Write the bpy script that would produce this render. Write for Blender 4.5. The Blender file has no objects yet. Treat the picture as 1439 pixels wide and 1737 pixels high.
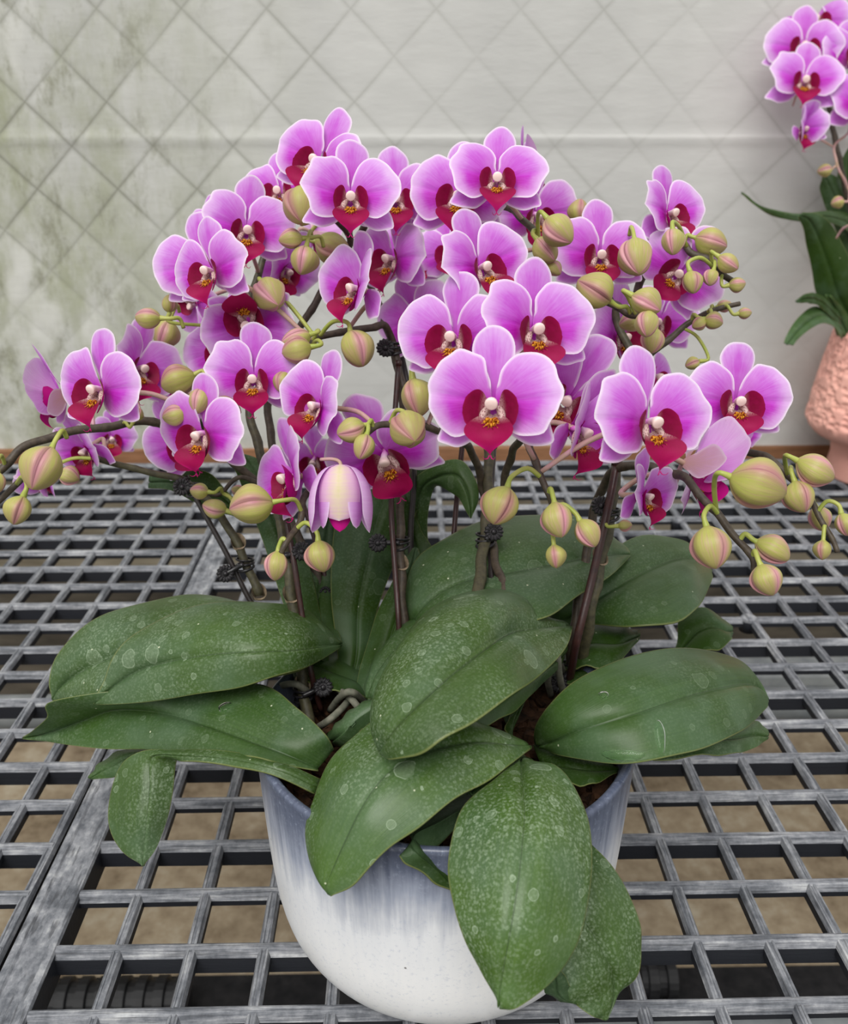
import bpy, math, random
import numpy as np
from mathutils import Matrix, Vector

# ------------------------------------------------------------------ camera, sky, lights, exposure
PI = math.pi
scene = bpy.context.scene
FPX, CX, CY = 1534.0, 719.5, 868.5           # focal length and centre in pixels of the 1439 x 1737 frame
BENCH = 0.50                                 # bench top height
CAMH = 0.45                                  # camera above the bench top
PITCH, YAW = math.radians(22.55), math.radians(1.12)
C0 = np.array([0.0, 0.0, BENCH + CAMH])
FW = np.array([math.sin(YAW) * math.cos(PITCH), math.cos(YAW) * math.cos(PITCH), -math.sin(PITCH)])
RT = np.array([math.cos(YAW), -math.sin(YAW), 0.0])
UP = np.cross(RT, FW)
cam_data = bpy.data.cameras.new('camera')
cam = bpy.data.objects.new('camera', cam_data)
scene.collection.objects.link(cam)
cam.matrix_world = Matrix(((RT[0], UP[0], -FW[0], C0[0]), (RT[1], UP[1], -FW[1], C0[1]), (RT[2], UP[2], -FW[2], C0[2]), (0, 0, 0, 1)))
cam_data.sensor_fit = 'HORIZONTAL'
cam_data.sensor_width = 36.0
cam_data.lens = FPX / 1439.0 * 36.0
cam_data.clip_start = 0.02
cam_data.dof.use_dof = True
cam_data.dof.focus_distance = 0.49
cam_data.dof.aperture_fstop = 15.0
scene.camera = cam

world = bpy.data.worlds.new('greenhouse_sky')
scene.world = world
world.use_nodes = True
wn = world.node_tree
wn.nodes.clear()
_o = wn.nodes.new('ShaderNodeOutputWorld')
_b = wn.nodes.new('ShaderNodeBackground')
_tc = wn.nodes.new('ShaderNodeTexCoord')
_sp = wn.nodes.new('ShaderNodeSeparateXYZ')
_cr = wn.nodes.new('ShaderNodeValToRGB')
wn.links.new(_tc.outputs['Generated'], _sp.inputs[0])
wn.links.new(_sp.outputs[2], _cr.inputs[0])
_cr.color_ramp.elements[0].position = 0.0
_cr.color_ramp.elements[0].color = (0.60, 0.60, 0.58, 1)
_cr.color_ramp.elements[1].position = 0.75
_cr.color_ramp.elements[1].color = (1.0, 1.0, 1.0, 1)
wn.links.new(_cr.outputs[0], _b.inputs[0])
_b.inputs[1].default_value = 0.78
wn.links.new(_b.outputs[0], _o.inputs[0])

sun_data = bpy.data.lights.new('sun', 'SUN')
sun_data.energy = 1.95
sun_data.angle = math.radians(38)
sun_data.color = (1.0, 0.985, 0.95)
sun = bpy.data.objects.new('sun', sun_data)
scene.collection.objects.link(sun)
sun.rotation_euler = (math.radians(35), math.radians(-14), 0)   # through the roof, a little from the front left

scene.view_settings.view_transform = 'Standard'
scene.view_settings.look = 'None'
scene.view_settings.exposure = 0.30
scene.view_settings.gamma = 1.0
scene.view_settings.use_curve_mapping = False

# ------------------------------------------------------------------ helpers
COL = scene.collection

def W3(px, py, d):
    """point seen at pixel px, py at forward distance d (metres)"""
    return C0 + d * (FW + (px - CX) / FPX * RT - (py - CY) / FPX * UP)

def PZ(px, py, z):
    """point seen at pixel px, py at height z over the bench top"""
    r = FW + (px - CX) / FPX * RT - (py - CY) / FPX * UP
    t = (BENCH + z - C0[2]) / r[2]
    return C0 + t * r

def Q(p):
    return W3(*p) if p[2] > 0.32 else PZ(*p)

def project(P):
    v = np.asarray(P) - C0
    d = v @ FW
    return CX + FPX * (v @ RT) / d, CY - FPX * (v @ UP) / d, d

def lin(c):
    return tuple(((x / 255.0) / 12.92 if x / 255.0 <= 0.04045 else ((x / 255.0 + 0.055) / 1.055) ** 2.4) for x in c) + (1.0,)

def spline(P, n=6, closed=False):
    P = np.asarray(P, float)
    N = len(P)
    out = []
    segs = N if closed else N - 1
    for i in range(segs):
        if closed:
            a, b, c, d = P[(i - 1) % N], P[i], P[(i + 1) % N], P[(i + 2) % N]
        else:
            b, c = P[i], P[i + 1]
            a = P[i - 1] if i > 0 else 2 * b - c
            d = P[i + 2] if i + 2 < N else 2 * c - b
        for k in range(n):
            t = k / n
            out.append(0.5 * (2 * b + (c - a) * t + (2 * a - 5 * b + 4 * c - d) * t * t + (3 * b - a - 3 * c + d) * t ** 3))
    if not closed:
        out.append(P[-1])
    return np.array(out)

def norm(v):
    v = np.asarray(v, float)
    return v / (np.linalg.norm(v) + 1e-12)

class MB:
    def __init__(s):
        s.v, s.f, s.a, s.n = [], [], {}, 0
    def add(s, V, F, **attrs):
        V = np.asarray(V, float)
        s.v.append(V)
        s.f += [tuple(i + s.n for i in f) for f in F]
        for k, val in attrs.items():
            s.a.setdefault(k, []).append(np.broadcast_to(np.asarray(val, float), (len(V), 3)))
        s.n += len(V)
        return s
    def grid(s, G, wrap=False, capends=False, **attrs):
        G = np.asarray(G, float)
        n, m = G.shape[:2]
        F = []
        for i in range(n - 1):
            for j in range(m if wrap else m - 1):
                j2 = (j + 1) % m
                F.append((i * m + j, i * m + j2, (i + 1) * m + j2, (i + 1) * m + j))
        if capends:
            F.append(tuple(range(m - 1, -1, -1)))
            F.append(tuple((n - 1) * m + j for j in range(m)))
        at = {k: np.asarray(v, float).reshape(-1, 3) for k, v in attrs.items()}
        return s.add(G.reshape(-1, 3), F, **at)
    def tube(s, P, R, sides=8, **attrs):
        P = np.asarray(P, float)
        R = np.broadcast_to(np.asarray(R, float), (len(P),))
        T = np.gradient(P, axis=0)
        T /= np.linalg.norm(T, axis=1)[:, None] + 1e-12
        ref = np.array([0, 0, 1.0]) if abs(T[0][2]) < 0.9 else np.array([1.0, 0, 0])
        u = norm(np.cross(T[0], ref))
        rings = []
        for i in range(len(P)):
            u = norm(u - T[i] * (u @ T[i]))
            w = np.cross(T[i], u)
            a = np.arange(sides) / sides * 2 * PI
            rings.append(P[i] + R[i] * (np.cos(a)[:, None] * u + np.sin(a)[:, None] * w))
        return s.grid(np.array(rings), wrap=True, capends=True, **attrs)
    def lathe(s, prof, n=64, c=(0, 0, 0), disp=None):
        prof = np.asarray(prof, float)
        a = np.arange(n) / n * 2 * PI
        G = np.zeros((len(prof), n, 3))
        for i, (r, z) in enumerate(prof):
            rr = np.full(n, r) if disp is None else r + disp(a, z, i)
            G[i, :, 0] = rr * np.cos(a)
            G[i, :, 1] = rr * np.sin(a)
            G[i, :, 2] = z
        return s.grid(G + np.asarray(c), wrap=True)
    def box(s, lo, hi, bev=0.0):
        x0, y0, z0 = lo
        x1, y1, z1 = hi
        V = [(x, y, z) for x in (x0, x1) for y in (y0, y1) for z in (z0, z1)]
        F = [(0, 1, 3, 2), (4, 6, 7, 5), (0, 4, 5, 1), (2, 3, 7, 6), (0, 2, 6, 4), (1, 5, 7, 3)]
        return s.add(V, F)
    def mesh(s, name, smooth=True):
        me = bpy.data.meshes.new(name)
        V = np.concatenate(s.v)
        me.from_pydata(V.tolist(), [], s.f)
        for k, lst in s.a.items():
            at = me.attributes.new(k, 'FLOAT_VECTOR', 'POINT')
            at.data.foreach_set('vector', np.concatenate(lst).astype(np.float32).ravel())
        if smooth:
            me.polygons.foreach_set('use_smooth', [True] * len(me.polygons))
        me.update()
        return me

def link(name, me, mat=None, parent=None, matrix=None, smooth_angle=None):
    o = bpy.data.objects.new(name, me)
    COL.objects.link(o)
    if mat is not None and me is not None and len(me.materials) == 0:
        me.materials.append(mat)
    if parent is not None:
        o.parent = parent
    if matrix is not None:
        o.matrix_local = matrix
    return o

def tag(o, label=None, category=None, group=None, kind=None):
    if label: o['label'] = label
    if category: o['category'] = category
    if group: o['group'] = group
    if kind: o['kind'] = kind
    return o

def thing(name, loc, label, category, group=None):
    o = bpy.data.objects.new(name, None)
    COL.objects.link(o)
    o.empty_display_size = 0.02
    o.location = loc
    return tag(o, label, category, group)

def localT(parent):
    return Matrix.Translation(-Vector(parent.location))

def part(name, mb, mat, parent, smooth=True):
    """mesh given in world coordinates, hung under a thing whose Empty is only translated"""
    me = mb.mesh(name, smooth)
    return link(name, me, mat, parent, localT(parent))

# ------------------------------------------------------------------ materials
def newmat(name):
    m = bpy.data.materials.new(name)
    m.use_nodes = True
    nt = m.node_tree
    nt.nodes.clear()
    out = nt.nodes.new('ShaderNodeOutputMaterial')
    return m, nt, out

class N:
    """tiny node-graph writer"""
    def __init__(s, nt): s.nt = nt
    def node(s, t, **kw):
        n = s.nt.nodes.new(t)
        for k, v in kw.items(): setattr(n, k, v)
        return n
    def put(s, sock, v):
        if hasattr(v, 'is_output'): s.nt.links.new(v, sock)
        else: sock.default_value = v
    def math(s, op, a, b=0.0, clamp=False):
        n = s.node('ShaderNodeMath', operation=op, use_clamp=clamp)
        s.put(n.inputs[0], a); s.put(n.inputs[1], b)
        return n.outputs[0]
    def mix(s, f, a, b, mode='MIX'):
        n = s.node('ShaderNodeMix', data_type='RGBA', blend_type=mode)
        n.clamp_factor = True
        s.put(n.inputs[0], f); s.put(n.inputs[6], a); s.put(n.inputs[7], b)
        return n.outputs[2]
    def ramp(s, f, stops, interp='LINEAR'):
        n = s.node('ShaderNodeValToRGB')
        e = n.color_ramp.elements
        n.color_ramp.interpolation = interp
        while len(e) > 1: e.remove(e[-1])
        for i, (p, c) in enumerate(stops):
            el = e[0] if i == 0 else e.new(p)
            el.position = p
            el.color = c if len(c) == 4 else (*c, 1)
        s.put(n.inputs[0], f)
        return n.outputs[0]
    def maprange(s, v, a, b, c=0.0, d=1.0, smooth=False):
        n = s.node('ShaderNodeMapRange', interpolation_type='SMOOTHSTEP' if smooth else 'LINEAR')
        s.put(n.inputs[0], v)
        for i, x in enumerate((a, b, c, d)): n.inputs[i + 1].default_value = x
        return n.outputs[0]
    def noise(s, vec, scale, detail=3.0, rough=0.55, out=0):
        n = s.node('ShaderNodeTexNoise')
        if vec is not None: s.put(n.inputs['Vector'], vec)
        n.inputs['Scale'].default_value = scale
        n.inputs['Detail'].default_value = detail
        n.inputs['Roughness'].default_value = rough
        return n.outputs[out]
    def voronoi(s, vec, scale, feature='F1', rnd=1.0, out=0):
        n = s.node('ShaderNodeTexVoronoi', feature=feature)
        if vec is not None: s.put(n.inputs['Vector'], vec)
        n.inputs['Scale'].default_value = scale
        n.inputs['Randomness'].default_value = rnd
        return n.outputs[out]
    def attr(s, name):
        n = s.node('ShaderNodeAttribute', attribute_name=name)
        return n.outputs['Vector']
    def sep(s, v):
        n = s.node('ShaderNodeSeparateXYZ'); s.put(n.inputs[0], v)
        return n.outputs
    def comb(s, x, y, z):
        n = s.node('ShaderNodeCombineXYZ')
        for i, v in enumerate((x, y, z)): s.put(n.inputs[i], v)
        return n.outputs[0]
    def obj(s): return s.node('ShaderNodeTexCoord').outputs['Object']
    def pos(s): return s.node('ShaderNodeNewGeometry').outputs['Position']
    def mapping(s, v, scale=(1, 1, 1), rot=(0, 0, 0), loc=(0, 0, 0)):
        n = s.node('ShaderNodeMapping')
        s.put(n.inputs[0], v)
        n.inputs['Location'].default_value = loc
        n.inputs['Rotation'].default_value = rot
        n.inputs['Scale'].default_value = scale
        return n.outputs[0]
    def bump(s, h, strength=0.3, dist=0.001):
        n = s.node('ShaderNodeBump')
        n.inputs['Strength'].default_value = strength
        n.inputs['Distance'].default_value = dist
        s.put(n.inputs['Height'], h)
        return n.outputs[0]
    def rand(s): return s.node('ShaderNodeObjectInfo').outputs['Random']
    def bsdf(s, out, color, rough=0.5, spec=0.5, normal=None, metallic=0.0, sss=0.0, coat=0.0, trans=0.0):
        p = s.node('ShaderNodeBsdfPrincipled')
        s.put(p.inputs['Base Color'], color)
        s.put(p.inputs['Roughness'], rough)
        s.put(p.inputs['Specular IOR Level'], spec)
        s.put(p.inputs['Metallic'], metallic)
        p.inputs['Coat Weight'].default_value = coat
        p.inputs['Coat Roughness'].default_value = 0.12
        p.inputs['Transmission Weight'].default_value = trans
        if normal is not None: s.put(p.inputs['Normal'], normal)
        s.nt.links.new(p.outputs[0], out.inputs[0])
        return p

def translucent_mix(g, out, color, rough, f, normal=None, spec=0.3, tcol=None):
    p = g.node('ShaderNodeBsdfPrincipled')
    g.put(p.inputs['Base Color'], color)
    g.put(p.inputs['Roughness'], rough)
    p.inputs['Specular IOR Level'].default_value = spec
    t = g.node('ShaderNodeBsdfTranslucent')
    g.put(t.inputs[0], tcol if tcol is not None else color)
    if normal is not None:
        g.put(p.inputs['Normal'], normal); g.put(t.inputs['Normal'], normal)
    mx = g.node('ShaderNodeMixShader')
    mx.inputs[0].default_value = f
    g.nt.links.new(p.outputs[0], mx.inputs[1]); g.nt.links.new(t.outputs[0], mx.inputs[2])
    g.nt.links.new(mx.outputs[0], out.inputs[0])

def petal_material(name, back_stops, saturate=0.0):
    # attribute pd = (magenta intensity 0..1, distance to the margin, polar angle)
    m, nt, out = newmat(name)
    g = N(nt)
    sx = g.sep(g.attr('pd'))
    r2 = g.sep(g.attr('pr'))                     # x: distance from the flower centre
    vein = g.noise(g.comb(g.math('MULTIPLY', sx[2], 14.0), g.math('MULTIPLY', r2[0], 1.6), g.rand()), 1.6, 4, 0.6)
    mott = g.noise(g.comb(r2[1], r2[2], g.rand()), 3.5, 3, 0.6)
    mm = g.math('ADD', sx[0], g.math('MULTIPLY', g.math('SUBTRACT', vein, 0.5), 0.42))
    mm = g.math('ADD', mm, g.math('MULTIPLY', g.math('SUBTRACT', mott, 0.5), 0.25))
    mm = g.math('ADD', mm, g.math('MULTIPLY', g.math('SUBTRACT', g.rand(), 0.5), 0.14 ))
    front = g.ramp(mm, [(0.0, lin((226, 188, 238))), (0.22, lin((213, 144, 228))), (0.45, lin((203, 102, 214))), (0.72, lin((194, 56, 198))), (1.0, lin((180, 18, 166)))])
    edge = g.maprange(sx[1], 0.0, 0.06, 1.0, 0.0, True)
    edge2 = g.math('MULTIPLY', g.maprange(g.math('ABSOLUTE', r2[1]), 0.15, 0.95, 0.35, 1.25), g.maprange(g.math('ADD', sx[1], g.math('MULTIPLY', g.math('SUBTRACT', mott, 0.5), 0.16)), 0.0, 0.32, 0.70, 0.0, True))
    front = g.mix(edge2, front, lin((232, 196, 240)))
    front = g.mix(g.math('MULTIPLY', edge, 0.85), front, lin((246, 236, 247)))
    back = g.ramp(mm, back_stops)
    back = g.mix(g.math('MULTIPLY', edge, 0.6), back, lin((240, 222, 240)))
    geo = g.node('ShaderNodeNewGeometry')
    col = g.mix(geo.outputs['Backfacing'], front, back)
    bm = g.bump(vein, 0.25, 0.0006)
    translucent_mix(g, out, col, 0.5, 0.28, bm, 0.25)
    return m

M = {}
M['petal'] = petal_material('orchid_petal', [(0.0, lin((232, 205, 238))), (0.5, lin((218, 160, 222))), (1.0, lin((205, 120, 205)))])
M['sepal'] = petal_material('orchid_sepal', [(0.0, lin((228, 196, 222))), (0.5, lin((214, 170, 195))), (1.0, lin((205, 165, 140)))])
M['opening'] = petal_material('opening_bud_sepal', [(0.0, lin((226, 160, 214))), (0.4, lin((232, 190, 215))), (0.75, lin((236, 218, 190))), (1.0, lin((226, 220, 150)))])

def lip_material():
    # attribute lc = (throat weight, callus weight, length 0..1)
    m, nt, out = newmat('orchid_lip')
    g = N(nt)
    s = g.sep(g.attr('lc'))
    base = g.ramp(s[2], [(0.0, lin((104, 4, 44))), (0.45, lin((124, 4, 52))), (0.8, lin((158, 6, 76))), (1.0, lin((196, 22, 120)))])
    nz = g.noise(g.obj(), 9.0, 3, 0.6)
    base = g.mix(g.maprange(nz, 0.35, 0.7, 0.0, 0.22), base, lin((170, 10, 90)))
    sp = g.voronoi(g.obj(), 40.0)
    speck = g.mix(g.maprange(sp, 0.22, 0.42, 0.0, 1.0), lin((120, 10, 50)), lin((226, 196, 190)))
    col = g.mix(s[0], base, speck)
    wv = g.noise(g.mapping(g.obj(), (46, 16, 16)), 1.2, 3, 0.6)
    cal = g.mix(g.maprange(wv, 0.45, 0.55, 0.0, 1.0), lin((226, 158, 44)), lin((124, 14, 20)))
    col = g.mix(s[1], col, cal)
    outer = g.mix(0.8, col, lin((190, 16, 132)))
    geo = g.node('ShaderNodeNewGeometry')
    col = g.mix(geo.outputs['Backfacing'], col, outer)
    translucent_mix(g, out, col, 0.55, 0.15, g.bump(nz, 0.2, 0.0005), 0.15)
    return m
M['lip'] = lip_material()

def column_material():
    m, nt, out = newmat('orchid_column')
    g = N(nt)
    z = g.sep(g.obj())[2]
    col = g.ramp(g.maprange(z, 0.0, 0.36), [(0.0, lin((205, 80, 190))), (0.4, lin((232, 170, 222))), (0.75, lin((248, 226, 236))), (1.0, lin((242, 214, 208)))])
    g.bsdf(out, col, 0.35, 0.4)
    return m
M['column'] = column_material()

def bud_material():
    # attribute bd = (suture weight 0..1, length 0..1, angle)
    m, nt, out = newmat('orchid_bud')
    g = N(nt)
    s = g.sep(g.attr('bd'))
    rn = g.rand()
    st = g.noise(g.comb(g.math('MULTIPLY', s[2], 6.0), g.math('MULTIPLY', s[1], 1.2), rn), 2.2, 3, 0.55)
    stripes = g.maprange(st, 0.40, 0.70, 0.0, 1.0, True)
    flush = g.maprange(g.math('ADD', s[0], g.math('MULTIPLY', g.math('SUBTRACT', st, 0.5), 0.5)), 0.05, 0.55, 1.0, 0.0, True)
    green = g.mix(g.maprange(s[1], 0.1, 0.9), lin((172, 176, 86)), lin((162, 152, 92)))
    mauve = g.mix(g.math('FRACT', g.math('MULTIPLY', rn, 7.0)), lin((168, 112, 116)), lin((206, 140, 160)))
    f = g.math('ADD', g.math('MULTIPLY', stripes, 0.35), g.math('MULTIPLY', flush, 0.8), True)
    f = g.math('MULTIPLY', f, g.maprange(s[1], 0.0, 0.35, 0.35, 1.0))
    col = g.mix(f, green, mauve)
    fine = g.noise(g.comb(g.math('MULTIPLY', s[2], 16.0), g.math('MULTIPLY', s[1], 1.0), rn), 2.5, 2, 0.5)
    col = g.mix(g.maprange(fine, 0.5, 0.72, 0.0, 0.28), col, lin((120, 106, 66)))
    col = g.mix(g.maprange(s[0], 0.0, 0.07, 0.75, 0.0, True), col, lin((112, 62, 66)))
    g.bsdf(out, col, 0.42, 0.35, g.bump(fine, 0.2, 0.0006))
    return m
M['bud'] = bud_material()

def simple_noise_mat(name, c1, c2, scale, rough=0.5, spec=0.4, bump=0.2, dist=0.0008, stretch=(1, 1, 1), detail=4, coat=0.0):
    m, nt, out = newmat(name)
    g = N(nt)
    v = g.mapping(g.pos(), stretch)
    n = g.noise(v, scale, detail, 0.6)
    col = g.mix(g.maprange(n, 0.32, 0.68), lin(c1), lin(c2))
    g.bsdf(out, col, rough, spec, g.bump(n, bump, dist), coat=coat)
    return m
M['stalk'] = simple_noise_mat('green_stalk', (150, 164, 70), (176, 178, 96), 120, 0.4)
M['pedicel'] = simple_noise_mat('mauve_pedicel', (176, 150, 120), (196, 150, 160), 120, 0.4)
M['stem'] = simple_noise_mat('dark_flower_stem', (56, 47, 40), (84, 74, 60), 260, 0.5, 0.4, 0.3)
M['stemgreen'] = simple_noise_mat('green_flower_stem', (58, 55, 42), (86, 82, 58), 260, 0.5, 0.4, 0.3)
M['stake'] = simple_noise_mat('dark_red_stake_plastic', (48, 28, 27), (66, 38, 34), 200, 0.35, 0.5)
M['stakeblack'] = simple_noise_mat('near_black_stake_plastic', (34, 30, 30), (48, 42, 40), 200, 0.35, 0.5)
M['clip'] = simple_noise_mat('black_clip_plastic', (26, 25, 27), (46, 44, 47), 300, 0.3, 0.5)
M['sheath'] = simple_noise_mat('papery_sheath', (128, 112, 88), (176, 156, 130), 300, 0.7)
M['root'] = simple_noise_mat('aerial_root', (92, 94, 80), (126, 124, 110), 200, 0.7)
M['bark'] = simple_noise_mat('bark_chips', (26, 18, 12), (80, 54, 36), 140, 0.85, 0.2, 0.6, 0.002)
M['peach'] = simple_noise_mat('peach_glaze', (236, 172, 158), (242, 184, 168), 12, 0.45, 0.4, 0.05)
M['steel'] = simple_noise_mat('galvanised_steel', (128, 134, 138), (166, 170, 170), 25, 0.45, 0.5, 0.1)
M['blackpipe'] = simple_noise_mat('black_drain_pipe', (20, 20, 22), (40, 40, 42), 60, 0.5, 0.4)
M['timber'] = simple_noise_mat('brown_timber', (120, 84, 58), (150, 108, 78), 14, 0.7, 0.3, 0.4, 0.001, (1, 8, 8))

def leaf_material(name, dark, mid, light, dust=0.5, spec=0.4):
    # attribute ld = (across -1..1, along 0..1, edge distance)
    m, nt, out = newmat(name)
    g = N(nt)
    s = g.sep(g.attr('ld'))
    P = g.pos()
    big = g.noise(P, 14.0, 3, 0.55)
    col = g.mix(g.maprange(big, 0.3, 0.7), lin(dark), lin(mid))
    # long fine grain along the blade
    grain = g.noise(g.comb(g.math('MULTIPLY', s[0], 22.0), g.math('MULTIPLY', s[1], 1.6), g.rand()), 2.2, 3, 0.6)
    col = g.mix(g.maprange(grain, 0.35, 0.75, 0.0, 0.4), col, lin(light))
    # cooler, bluish tone in broad patches
    cool = g.noise(P, 19.0, 3, 0.6)
    col = g.mix(g.maprange(cool, 0.42, 0.66, 0.0, 0.42, True), col, lin((84, 108, 84)))
    # dried spray: fine dots all over, stronger in patches, and a few round marks with a thin rim
    wp = g.noise(P, 160.0, 3, 0.6, out=1)
    addn = g.node('ShaderNodeVectorMath', operation='SCALE'); g.put(addn.inputs[0], wp); addn.inputs['Scale'].default_value = 0.0022
    av = g.node('ShaderNodeVectorMath', operation='ADD'); g.put(av.inputs[0], P); g.put(av.inputs[1], addn.outputs[0])
    dots = g.maprange(g.voronoi(av.outputs[0], 520.0), 0.22, 0.52, 1.0, 0.0, True)
    def marks(scale, keep):
        vd = g.voronoi(av.outputs[0], scale); vc = g.sep(g.voronoi(av.outputs[0], scale, out=1))[0]
        m_ = g.maprange(vc, keep, keep + 0.01)
        fill = g.math('MULTIPLY', g.maprange(vd, 0.33, 0.36, 1.0, 0.0), 0.32)
        rim = g.math('MULTIPLY', g.math('MULTIPLY', g.maprange(vd, 0.315, 0.335), g.maprange(vd, 0.345, 0.365, 1.0, 0.0)), 0.75)
        return g.math('MULTIPLY', g.math('ADD', fill, rim), m_)
    big_m = g.math('ADD', marks(62.0, 0.925), marks(135.0, 0.87))
    patch = g.maprange(g.noise(P, 17.0, 4, 0.65), 0.34, 0.66, 0.15, 1.0, True)
    fine = g.maprange(g.noise(P, 900.0, 3, 0.7), 0.48, 0.66, 0.0, 1.0, True)
    d = g.math('MULTIPLY', g.math('ADD', g.math('MULTIPLY', g.math('ADD', g.math('MULTIPLY', dots, 0.42), g.math('MULTIPLY', fine, 0.40)), patch), g.math('MULTIPLY', big_m, 0.8)), dust, True)
    col = g.mix(d, col, lin((150, 168, 140)))
    # tiny pale flecks
    fl = g.voronoi(g.mapping(P, (1, 1, 1)), 75.0)
    col = g.mix(g.maprange(fl, 0.035, 0.05, 0.8, 0.0), col, lin((205, 210, 180)))
    # midrib: dark groove, pale line beside it
    ax = g.math('ABSOLUTE', s[0])
    col = g.mix(g.maprange(ax, 0.0, 0.018, 0.55, 0.0, True), col, lin((34, 50, 26)))
    # margin
    col = g.mix(g.maprange(s[2], 0.0, 0.028, 0.5, 0.0, True), col, lin((138, 142, 84)))
    rough = g.math('ADD', 0.36, g.math('MULTIPLY', d, 0.35))
    h = g.math('ADD', g.math('MULTIPLY', grain, 0.5), g.math('MULTIPLY', d, 0.4))
    translucent_mix(g, out, col, rough, 0.06, g.bump(h, 0.18, 0.0008), spec, lin((90, 130, 40)))
    return m
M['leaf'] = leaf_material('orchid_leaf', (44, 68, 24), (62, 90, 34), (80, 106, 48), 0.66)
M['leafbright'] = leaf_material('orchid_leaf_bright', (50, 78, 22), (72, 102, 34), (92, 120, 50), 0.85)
M['leafdark'] = leaf_material('orchid_leaf_deep_green', (30, 50, 14), (44, 68, 20), (56, 82, 28), 0.18, 0.14)  # deep green, thinly dusted, for upright and small inner leaves
M['leafcool'] = leaf_material('orchid_leaf_cool', (44, 68, 28), (60, 88, 38), (76, 104, 50), 0.32, 0.3)

def pot_material():
    m, nt, out = newmat('pot_glaze')
    g = N(nt)
    P = g.pos()
    s = g.sep(P)
    z = g.math('SUBTRACT', s[2], BENCH)
    ang = g.node('ShaderNodeMath', operation='ARCTAN2')
    g.put(ang.inputs[0], g.math('SUBTRACT', s[1], 0.436)); g.put(ang.inputs[1], g.math('SUBTRACT', s[0], 0.013))
    run = g.noise(g.comb(g.math('MULTIPLY', ang.outputs[0], 9.0), g.math('MULTIPLY', z, 6.0), 0.0), 2.4, 4, 0.6)
    cloud = g.noise(P, 24.0, 4, 0.6)
    zz = g.math('ADD', z, g.math('ADD', g.math('MULTIPLY', g.math('SUBTRACT', run, 0.5), 0.045), g.math('MULTIPLY', g.math('SUBTRACT', cloud, 0.5), 0.03)))
    col = g.ramp(g.maprange(zz, 0.04, 0.15), [(0.0, lin((244, 244, 244))), (0.40, lin((230, 232, 236))), (0.66, lin((158, 165, 182))), (0.84, lin((100, 108, 128))), (1.0, lin((68, 75, 94)))])
    sp = g.noise(P, 420.0, 3, 0.7)
    col = g.mix(g.maprange(sp, 0.56, 0.72, 0.0, 0.35), col, lin((170, 180, 200)))
    dk = g.voronoi(P, 55.0)
    col = g.mix(g.maprange(dk, 0.03, 0.045, 0.8, 0.0), col, lin((92, 84, 80)))
    g.bsdf(out, col, 0.3, 0.5, g.bump(sp, 0.12, 0.0006))
    return m
M['pot'] = pot_material()

def grate_material(along):
    m, nt, out = newmat('weathered_grey_plastic_' + along)
    g = N(nt)
    P = g.pos()
    sc = {'x': (1.2, 16, 16), 'y': (16, 1.2, 16), 's': (5, 2.2, 5)}[along]
    a = g.noise(g.mapping(P, sc), 18.0, 5, 0.7)
    b = g.noise(P, 22.0, 4, 0.6)
    c = g.noise(P, 170.0, 4, 0.7)
    w = g.math('ADD', g.math('ADD', g.math('MULTIPLY', a, 0.52), g.math('MULTIPLY', b, 0.28)), g.math('MULTIPLY', c, 0.20))
    col = g.ramp(w, [(0.36, lin((58, 60, 66))), (0.45, lin((98, 101, 107))), (0.53, lin((134, 136, 141))), (0.64, lin((186, 187, 188)))])
    line = g.noise(g.mapping(P, tuple(3 * k if k > 4 else k for k in sc)), 22.0, 2, 0.5)
    col = g.mix(g.maprange(line, 0.56, 0.66, 0.0, 0.6), col, lin((58, 59, 62)))
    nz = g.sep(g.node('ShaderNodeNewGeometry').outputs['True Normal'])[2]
    # upward faces take the worn grey, steep flanks a flat near-black
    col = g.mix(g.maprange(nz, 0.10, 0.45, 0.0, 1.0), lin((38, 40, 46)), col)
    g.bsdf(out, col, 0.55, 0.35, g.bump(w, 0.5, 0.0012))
    return m
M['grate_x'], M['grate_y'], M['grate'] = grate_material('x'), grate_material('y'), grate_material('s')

def floor_material():
    m, nt, out = newmat('dirty_concrete')
    g = N(nt)
    P = g.pos()
    a = g.noise(P, 7.0, 5, 0.65)
    b = g.noise(P, 45.0, 4, 0.6)
    w = g.math('ADD', g.math('MULTIPLY', a, 0.65), g.math('MULTIPLY', b, 0.35))
    col = g.ramp(w, [(0.33, lin((92, 76, 58))), (0.43, lin((142, 126, 104))), (0.54, lin((168, 152, 128))), (0.68, lin((190, 180, 160)))])
    g.bsdf(out, col, 0.85, 0.2, g.bump(w, 0.4, 0.004))
    return m
M['floor'] = floor_material()

# wall diamonds: crossing seen at (385, 95) lies on the back wall plane y = WALLY
WALLY = 1.315
def on_wall(px, py):
    r = FW + (px - CX) / FPX * RT - (py - CY) / FPX * UP
    return C0 + (WALLY - C0[1]) / r[1] * r
WX, _, WZ = on_wall(385, 95)
DIAG = 0.1085
CREASE = on_wall(1000, 236)[2]

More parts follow.
